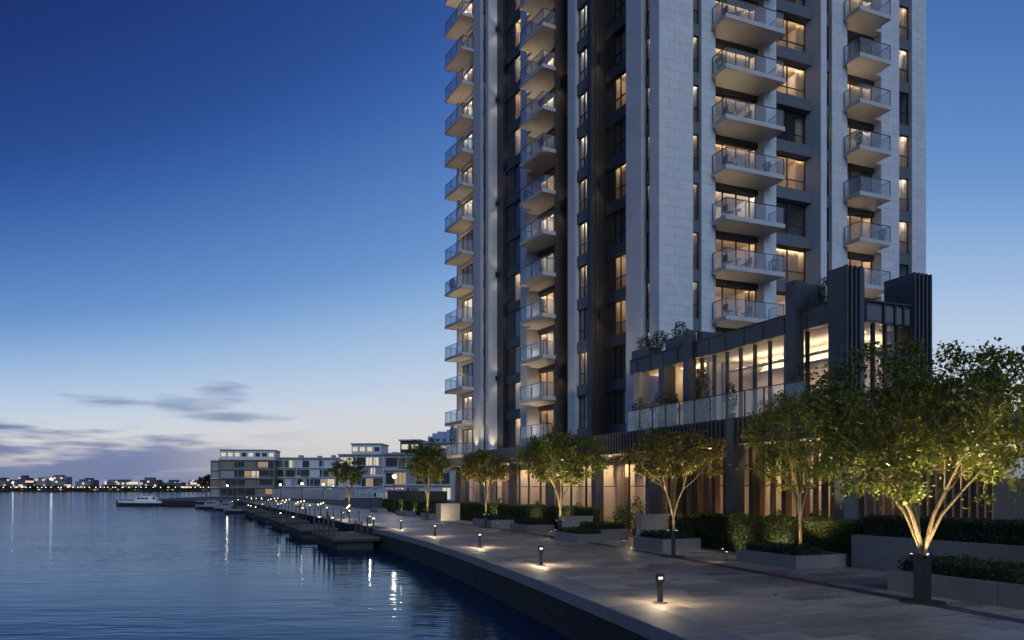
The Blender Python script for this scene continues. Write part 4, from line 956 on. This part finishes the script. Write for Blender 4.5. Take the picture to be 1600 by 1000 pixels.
# lounge chairs inside the ground storey
def armchair(p, q, rot, label):
    c = FP.pt(p, q, .06); t = thing('armchair', c, label, 'armchair', 'armchairs in the lounge'); f2 = Frame((c[0], c[1]), (math.cos(rot), math.sin(rot)), (-math.sin(rot), math.cos(rot))); z = .06
    MB().box(f2, -.38, .38, -.36, .36, z + .18, z + .44).build('seat', 'fabric', t, bevel=.04); MB().box(f2, -.38, .38, .30, .46, z + .3, z + .92).build('backrest', 'fabric', t, bevel=.05)
    for s in (-1, 1): MB().box(f2, s * .40 - .06, s * .40 + .06, -.36, .34, z + .2, z + .64).build('armrest', 'fabric', t, bevel=.03)
    for x in (-.33, .33):
        for y in (-.3, .36): MB().box(f2, x - .02, x + .02, y - .02, y + .02, z, z + .2).build('leg', 'black_metal', t)
for (p, q, r_, lb) in ((47.0, 26.6, 200, 'lounge armchair behind the glass right of the middle tree'), (49.5, 26.4, 120, 'lounge armchair directly behind the middle tree'), (54.6, 26.5, 160, 'lounge armchair behind the glass left of the middle tree'), (57.2, 26.6, 230, 'lounge armchair behind the small golden tree')):
    armchair(p, q, R(r_), lb)
# low wing to the right
wing = thing('low_wing', FP.pt(34, 40), 'low dark wing with pale upper wall right of the podium', 'building')
for i in range(12):
    MB().box(FP, 33.8, 34.1, 31.2 + i * 2.6, 31.2 + i * 2.6 + 2.58, 0, 3.55).build('wall_panel', 'brown_panel', wing)
    MB().box(FP, 33.6, 34.2, 31.2 + i * 2.6, 31.2 + i * 2.6 + 2.59, 3.56, 5.4).build('upper_panel', 'plaster', wing)
MB().box(FP, 33.5, 44, 31.1, 62.5, 5.41, 5.6).build('roof', 'spandrel', wing)
# ================================================================== jetties, boats
def jetty(p0, p1, w0, w1, z, label, posts=8, idx=0):
    A = [PWx(p0, w0), PWx(p1, w0), PWx(p1, w1), PWx(p0, w1)]; c = tuple(sum(a[i] for a in A) / 4 for i in (0, 1)) + (-1.3,)
    t = thing('jetty', c, label, 'jetty', 'floating jetties along the quay')
    n = max(4, int((p1 - p0) / .35))
    MB().prism([PWx(p0 + .35, w0 + .35)[:2], PWx(p1 - .35, w0 + .35)[:2], PWx(p1 - .35, w1 - .35)[:2], PWx(p0 + .35, w1 - .35)[:2]], -1.6, z - .3).build('pontoon', 'quay_wall', t)
    MB().prism([a[:2] for a in A], z - .3, z - .12).build('deck_frame', 'quay_wall', t)
    for i in range(n):
        a, b = p0 + (p1 - p0) * i / n + .012, p0 + (p1 - p0) * (i + 1) / n - .012
        MB().prism([PWx(a, w0 - .06)[:2], PWx(b, w0 - .06)[:2], PWx(b, w1 + .06)[:2], PWx(a, w1 + .06)[:2]], z - .119, z - .03 + random.uniform(-.006, .006)).build('plank', 'dock_wood', t)
    rr = random.Random(idx)
    for i in range(posts):
        f = i / max(1, posts - 1); pa = p0 + .25 + (p1 - p0 - .5) * f; w = w0 + .12 if i % 2 == 0 else w1 - .15; q = PWx(pa, w); h = rr.choice((.9, 1.3, 1.45))
        pst = MB().lathe((q[0], q[1], z - .03), [(.07, 0), (.07, h - .06), (.08, h - .06), (.06, h)], 8).build('mooring_post', 'black_metal', t)
        if rr.random() < .35:
            MB().lathe((q[0], q[1], z + h - .10), [(.085, 0), (.085, .06)], 8).build('post_lamp', 'lamp_tiny', pst)
    rl = MB()
    rl.tube([PWx(p0 + .25, w0 + .12, z + .75), PWx(p1 - .25, w0 + .12, z + .75)], [.025, .025], 6); rl.build('rail', 'black_metal', t)
    return t
jl = ['nearest floating jetty with dark mooring posts', 'second floating jetty along the curving quay', 'third floating jetty along the curving quay', 'fourth floating jetty along the curving quay', 'fifth floating jetty, small in the distance', 'sixth floating jetty, farthest by the small boats']
for i, (p0, p1, w0, w1) in enumerate(((52.5, 60.5, -4.9, -1.7), (65, 73, -5.0, -1.9), (78, 87, -4.8, -1.8), (92, 102, -4.8, -1.8), (108, 120, -4.8, -1.8), (128, 142, -5, -1.8))):
    jetty(p0, p1, w0, w1, -.45, jl[i], 9 if i < 3 else 7, i)
# railing posts on the quay edge behind the jetties
for i in range(34):
    p = 62 + i * 3.0; q = PWx(p, -.9); t = thing('quay_post', q, 'slim dark railing post on the quay edge behind the jetties', 'post', 'railing posts along the far quay')
    MB().lathe(q, [(.09, 0), (.09, .03), (.05, .04), (.05, 1.05), (.06, 1.1)], 8).build('shaft', 'black_metal', t)
    if i % 3 == 1: MB().lathe((q[0], q[1], .98), [(.065, 0), (.065, .08)], 8).build('lamp', 'lamp_tiny', t)
def boat(pos, ang, L_, bw, h, label, cabin=True, name='motor_boat', group=None, big=False):
    c = (pos[0], pos[1], -1.3); t = thing(name, c, label, 'boat', group); fr = Frame((pos[0], pos[1]), (math.cos(ang), math.sin(ang)), (-math.sin(ang), math.cos(ang)))
    n = 12; ringsV = []
    def ring(f, scale, zz):
        x = (f - .5) * L_; wd = bw / 2 * (1 - max(0, (f - .45) / .55) ** 2.2) * scale; return fr.pt(x, -wd, zz), fr.pt(x, wd, zz)
    def hullpart(z0, s0, z1, s1, nm, m_):
        mb = MB(); pl = []
        for k in range(n + 1):
            f = k / n; sh = .10 * h * f ** 2
            a, b = ring(f, s0, z0 + (sh if z0 > -1.2 else 0)); d, e = ring(f, s1, z1 + sh); pl.append((a, b, e, d))
        for k in range(n):
            A, B = pl[k], pl[k + 1]
            for q in range(4): mb.quad(A[q], B[q], B[(q + 1) % 4], A[(q + 1) % 4])
        mb.quad(*pl[0]); mb.quad(*pl[-1][::-1]); mb.build(nm, m_, t, fix=True)
    hullpart(-1.6, .72, -1.3 + h * .55, .97, 'hull', 'hull'); hullpart(-1.3 + h * .552, .98, -1.3 + h, 1.0, 'topsides', 'white_paint' if big else 'block_grey')
    if cabin:
        z = -1.3 + h; ch = 1.0 if big else .8
        for (f0, f1, ww, z0, z1) in ((.12, .62, .62, 0, ch), (.22, .50, .52, ch + .01, ch + (.55 if big else .35))):
            x0, x1 = (f0 - .5) * L_, (f1 - .5) * L_; w = bw * ww / 2; mb = MB()
            mb.prism([fr.pt(x0, -w)[:2], fr.pt(x1 - .5, -w)[:2], fr.pt(x1, -w * .6)[:2], fr.pt(x1, w * .6)[:2], fr.pt(x1 - .5, w)[:2], fr.pt(x0, w)[:2]], z + z0, z + z1); cb = mb.build('cabin', 'white_paint' if big else 'block_grey', t)
            m_ = 5 if big else 3
            for k in range(m_):
                a = x0 + .2 + (x1 - .7 - x0 - .2) * k / m_; b = x0 + .2 + (x1 - .7 - x0 - .2) * (k + .8) / m_
                for s in (-1, 1): MB().box(fr, a, b, s * w - .02, s * w + .02, z + z0 + (z1 - z0) * .42, z + z0 + (z1 - z0) * .82).build('window', 'lit_far' if (k == 1 and z0 == 0 and big) else 'dark_window', cb)
        MB().tube([fr.pt(-.1 * L_, 0, z + ch), fr.pt(-.1 * L_, 0, z + ch + (1.6 if big else 1.2))], [.05, .03], 6).build('mast', 'black_metal', t)
        rl = MB()
        for s in (-1, 1): rl.tube([fr.pt(.12 * L_, s * bw * .44, z + .7), fr.pt(.44 * L_, s * bw * .16, z + .8)], [.03, .03], 5)
        rl.build('rail', 'white_paint', t)
    else:
        for f in (.3, .55): MB().box(fr, (f - .5) * L_ - .12, (f - .5) * L_ + .12, -bw * .42, bw * .42, -1.3 + h * .9, -1.3 + h * 1.0 + .04).build('bench', 'dock_wood', t)
    return t
boat((-90.0, 186.0), R(186), 10.5, 3.0, 1.15, 'white cabin ferry with dark hull moored at the point', big=True, name='ferry_boat')
boat((-62.5, 158.0), R(168), 6.0, 2.0, .75, 'small white boat off the farthest jetty, outermost', group='small moored boats')
boat((-55.0, 146.5), R(160), 5.0, 1.8, .65, 'small white boat beside the farthest jetty', group='small moored boats')
boat((-47.5, 131.0), R(155), 4.6, 1.7, .7, 'open rowing boat between the far jetties', cabin=False, group='small moored boats')

# ================================================================== buildings across the bend
def flats(name, label, fr, x0, x1, dep, z1, floors, cols, wallm, lit, zg=0.0, winw=.62, winh=.55, slabs=True, setback=None, seed=1, winm='dark_window', litm=('lit_far', 'lit_far_white')):
    rr = random.Random(seed); c = fr.pt((x0 + x1) / 2, 0, 0); t = thing(name, c, label, 'building')
    MB().box(fr, x0, x1, .25, dep, -.3, z1).build('wall', wallm, t)
    fh = (z1 - zg) / floors; cw = (x1 - x0) / cols
    for f in range(floors):
        if slabs: MB().box(fr, x0 - .25, x1 + .25, -.75, .28, zg + fh * f - .14, zg + fh * f + .14).build('floor_slab', 'block_white' if wallm != 'block_tan' else 'block_grey', t)
        u = x0 + .3
        while u < x1 - 1.0:
            wseg = min(cw * rr.choice((.55, .8, 1.1, 1.5)), x1 - .3 - u); z = zg + fh * f + fh * rr.choice((.06, .06, .2)); zt = zg + fh * (f + 1) - fh * .2; kind = rr.random()
            if wseg < .6: break
            if kind < .62:
                w = MB().box(fr, u + .1, u + wseg - .1, .16, .27, z, zt).build('window', winm if rr.random() > lit else rr.choice(litm), t)
                for q in range(1, 1 + int(wseg / 1.1)):
                    xm = u + wseg * q / (1 + int(wseg / 1.1)); MB().box(fr, xm - .05, xm + .05, .10, .161, z, zt).build('mullion', 'block_dark', w)
            elif kind < .80: MB().box(fr, u + .1, u + wseg - .1, .12, .26, z, zt).build('wall_panel', rr.choice(('block_tan', 'block_grey', 'block_dark')), t)
            if slabs and kind < .5 and rr.random() < .55: MB().box(fr, u, u + wseg, -.72, -.68, zg + fh * f + .142, zg + fh * f + 1.05).build('balcony_glass', 'terrace_glass', t)
            u += wseg
        # walls between bays
        if slabs and f < floors:
            for k in range(0, cols + 1, 2): MB().box(fr, x0 + cw * k - .12, x0 + cw * k + .12, -.6, .25, zg + fh * f + .141, zg + fh * (f + 1) - .141).build('party_wall', wallm, t)
    MB().box(fr, x0 - .3, x1 + .3, -.8, dep + .2, z1 + .002, z1 + .45).build('roof', 'block_grey' if wallm == 'block_white' else 'block_white', t)
    for q in range(3):
        px_ = x0 + (x1 - x0) * rr.uniform(.1, .85); MB().box(fr, px_, px_ + rr.uniform(.8, 2.2), dep * .5, dep * .7, z1 + .46, z1 + .46 + rr.uniform(.5, 1.3)).build('roof_plant', 'block_grey', t)
    if setback:
        for (a, b, d0, zz, sm, nl) in setback:
            o = MB().box(fr, a, b, d0, dep - 1, z1 + .46, z1 + zz).build('penthouse', sm, t)
            for k in range(nl):
                u = a + (b - a) * (k + .15) / nl; v = a + (b - a) * (k + .8) / nl
                MB().box(fr, u, v, d0 - .08, d0 + .02, z1 + .46 + (zz - .46) * .3, z1 + .46 + (zz - .46) * .72).build('window', 'lit_far_white' if rr.random() < .6 else 'dark_window', o)
            MB().box(fr, a - .3, b + .3, d0 - .5, dep - .8, z1 + zz + .002, z1 + zz + .35).build('roof', 'block_grey', o)
    return t
def fr_at(x, D, ang): 
    X, Y = PX(x, D); return Frame((X, Y), (math.cos(R(ang)), math.sin(R(ang))), (-math.sin(R(ang)), math.cos(R(ang))))
flats('apartment_block', 'tan and grey framed block at the waterside point, left of the white terraces', fr_at(343, 282, 8), 0, 19.5, 14, 13.3, 4, 6, 'block_tan', .28, seed=4, setback=((0, 19.5, 1.0, 3.6, 'block_white', 8),))
flats('apartment_block', 'narrow open framed end of the tan waterside block', fr_at(330, 284, 8), 0, 2.9, 12, 13.0, 4, 1, 'block_grey', .1, seed=8)
flats('apartment_block', 'long white stepped terrace block with many windows', fr_at(424, 292, 4), 0, 26.5, 14, 14.2, 4, 11, 'block_white', .32, zg=0, seed=5, winw=.72)
flats('apartment_block', 'white terrace block behind the small distant tree', fr_at(530, 245, -3), 0, 22.0, 14, 13.4, 4, 8, 'block_white', .35, seed=6, setback=((3.5, 13, 2.0, 3.6, 'block_white', 4),), winw=.74)
flats('apartment_block', 'white block with dark upper boxes beside the leafy tree', fr_at(600, 190, -6), 0, 17.0, 12, 11.2, 3, 6, 'block_white', .3, seed=7, setback=((4.0, 9.0, .4, 3.4, 'block_dark', 2), (9.6, 16, 1.2, 2.8, 'block_grey', 3)), winw=.7)
t = thing('distant_tower', (-68, 640, 0), 'pale blue hazy tower block far behind the tower end', 'building')
for (a, b, z1) in ((-70, -62, 46), (-62, -54, 50), (-54, -40, 51.5), (-66, -60, 48.5), (-50, -46, 53)): MB().box(W, a, b, 636 + (a % 3), 655, 0, z1).build('wall', 'far_haze', t)
for i in range(10):
    for j in range(5): MB().box(W, -68 + j * 5.4, -65.5 + j * 5.4, 635.6, 636.3, 5 + i * 4.1, 7.2 + i * 4.1).build('window', 'far_city', t)
# arcade screens, parasols and lamp posts on the far promenade
t = thing('garden_screen', PX(480, 235) + (0,), 'pale low screen wall along the far promenade', 'wall')
for i in range(14):
    f0 = fr_at(425 + i * 8, 232 - i * 3.2, -4); MB().box(f0, 0, 1.5, 0, .3, 0, 2.7).build('panel', 'block_grey', t)
def lamp_post(x, D, h, label):
    q = PX(x, D); t = thing('lamp_post', q + (0,), label, 'lamp post', 'lamp posts on the far promenade')
    MB().lathe(q + (0,), [(.14, 0), (.14, .1), (.07, .15), (.05, h)], 8).build('pole', 'black_metal', t)
    MB().lathe(q + (h,), [(.05, 0), (.2, .06), (.2, .3), (.05, .4)], 10).build('lantern', 'lamp_post', t)
    d = bpy.data.lights.new('lantern_light', 'POINT'); d.energy = 180; d.color = (1, .75, .45); d.shadow_soft_size = .25
    o = bpy.data.objects.new('lantern_light', d); COL.objects.link(o); o.parent = t; o.location = (0, 0, h + .7)
for (x, D, h, lb) in ((616, 90, 4.1, 'tall lit lamp post between the two distant trees'), (472, 150, 3.6, 'lit lamp post before the white terrace block'), (438, 190, 3.6, 'lit lamp post before the tan block corner'), (355, 205, 3.4, 'lit lamp post on the headland by the tan block'), (505, 175, 3.6, 'lit lamp post left of the small distant tree')):
    lamp_post(x, D, h, lb)
def parasol(x, D, label):
    q = PX(x, D); t = thing('parasol', q + (0,), label, 'parasol', 'white parasols on the far promenade')
    MB().lathe(q + (0,), [(.3, 0), (.3, .08), (.03, .1), (.03, 2.6)], 8).build('pole', 'black_metal', t); MB().lathe(q + (2.25,), [(1.7, 0), (1.68, .06), (.05, .65)], 8).build('canopy', 'white_paint', t)
for x, D, lb in ((578, 118, 'white parasol right of the small distant tree'), (592, 116, 'white parasol, second right of the small distant tree'), (607, 113, 'white parasol nearest the tall lamp post'), (625, 110, 'white parasol right of the tall lamp post')):
    parasol(x, D, lb)
def sconce(x, D, z):
    pass
# small lit garden bollards along the far promenade
for i in range(16):
    p = 80 + i * 5.2; q = PWx(p, 2.5 + (i % 3) * 1.4); t = thing('path_light', q, 'tiny lit path light on the far promenade', 'path light', 'path lights on the far promenade')
    MB().lathe(q, [(.06, 0), (.06, .7)], 8).build('post', 'black_metal', t); MB().lathe((q[0], q[1], .7), [(.07, 0), (.07, .12), (.04, .18)], 8).build('lamp', 'lamp_tiny', t)

# ================================================================== far shore
MB().prism([(-1300, 985), (-900, 965), (-500, 975), (-250, 960), (60, 980), (60, 1300), (-1300, 1300)], -3, .6).build('far_shore', 'far_land')['kind'] = 'structure'
rf_ = random.Random(12); x = -720.0; cl = 'low lit building in the far shore skyline across the water'
while x < -330:
    w = rf_.uniform(9, 24); h = rf_.uniform(8, 15) + (4 if x < -560 else 0); y = 1010 + rf_.uniform(0, 60); t = thing('shore_building', (x, y, .5), cl, 'building', 'far shore skyline buildings')
    MB().box(W, x, x + w, y, y + 14, .5, h).build('wall', 'city_facade', t)
    if rf_.random() < .6: MB().box(W, x + w * .2, x + w * .7, y + 2, y + 10, h + .01, h + rf_.uniform(1.5, 3.5)).build('roof_house', 'far_city', t)
    x += w * rf_.uniform(.4, 0.9)
P, n = [], 5200
xx = rng.uniform(-730, -300, n); hh = (2.5 + 3.2 * (np.sin(xx * .13) * np.sin(xx * .047) + .6).clip(0, 2)) * rng.uniform(.15, 1, n); yy = rng.uniform(992, 1006, n)
tl = link('treeline', leaf_mesh('treeline', np.stack([xx, yy, .6 + hh], 1), np.tile([0, -1, .4], (n, 1)), 2.2, 'leaf_dark', rng, .8), None); tag(tl, 'dark line of shore trees across the water', 'trees', kind='stuff')
xs_ = -735.0; me_p = MB().tube([(0, 0, 0), (0, 0, 3.2)], [.1, .08], 5).mesh('pole', 'far_land'); me_l = MB().lathe((0, 0, 3.2), [(.2, 0), (.42, .2), (.42, .6), (.2, .8)], 8).mesh('lantern', 'lamp_shore')
while xs_ < -325:
    y = 978 + 4 * math.sin(xs_ * .03); t = thing('shore_lamp', (xs_, y, .6), 'tiny warm lamp in the row along the far shore', 'lamp', 'row of lamps along the far shore')
    link('pole', me_p, t); link('lantern', me_l, t); xs_ += rf_.choice((3.6, 5.0, 6.4, 9.0))
for (x, z, r_, lb) in ((-600, 14, 1.7, 'brightest white floodlight on the far shore'), (-650, 9, .8, 'small white floodlight left of the brightest one')):
    t = thing('floodlight_mast', (x, 1000, .6), lb, 'floodlight'); MB().tube([(x, 1000, .6), (x, 1000, z)], [.25, .15], 6).build('mast', 'far_land', t)
    MB().lathe((x, 1000, z), [(.3, 0), (r_, .6), (r_, 1.6), (.3, 2.2)], 10).build('lamp_head', 'lamp_flood', t)
for o in bpy.data.objects:
    if '_o' in o: del o['_o']
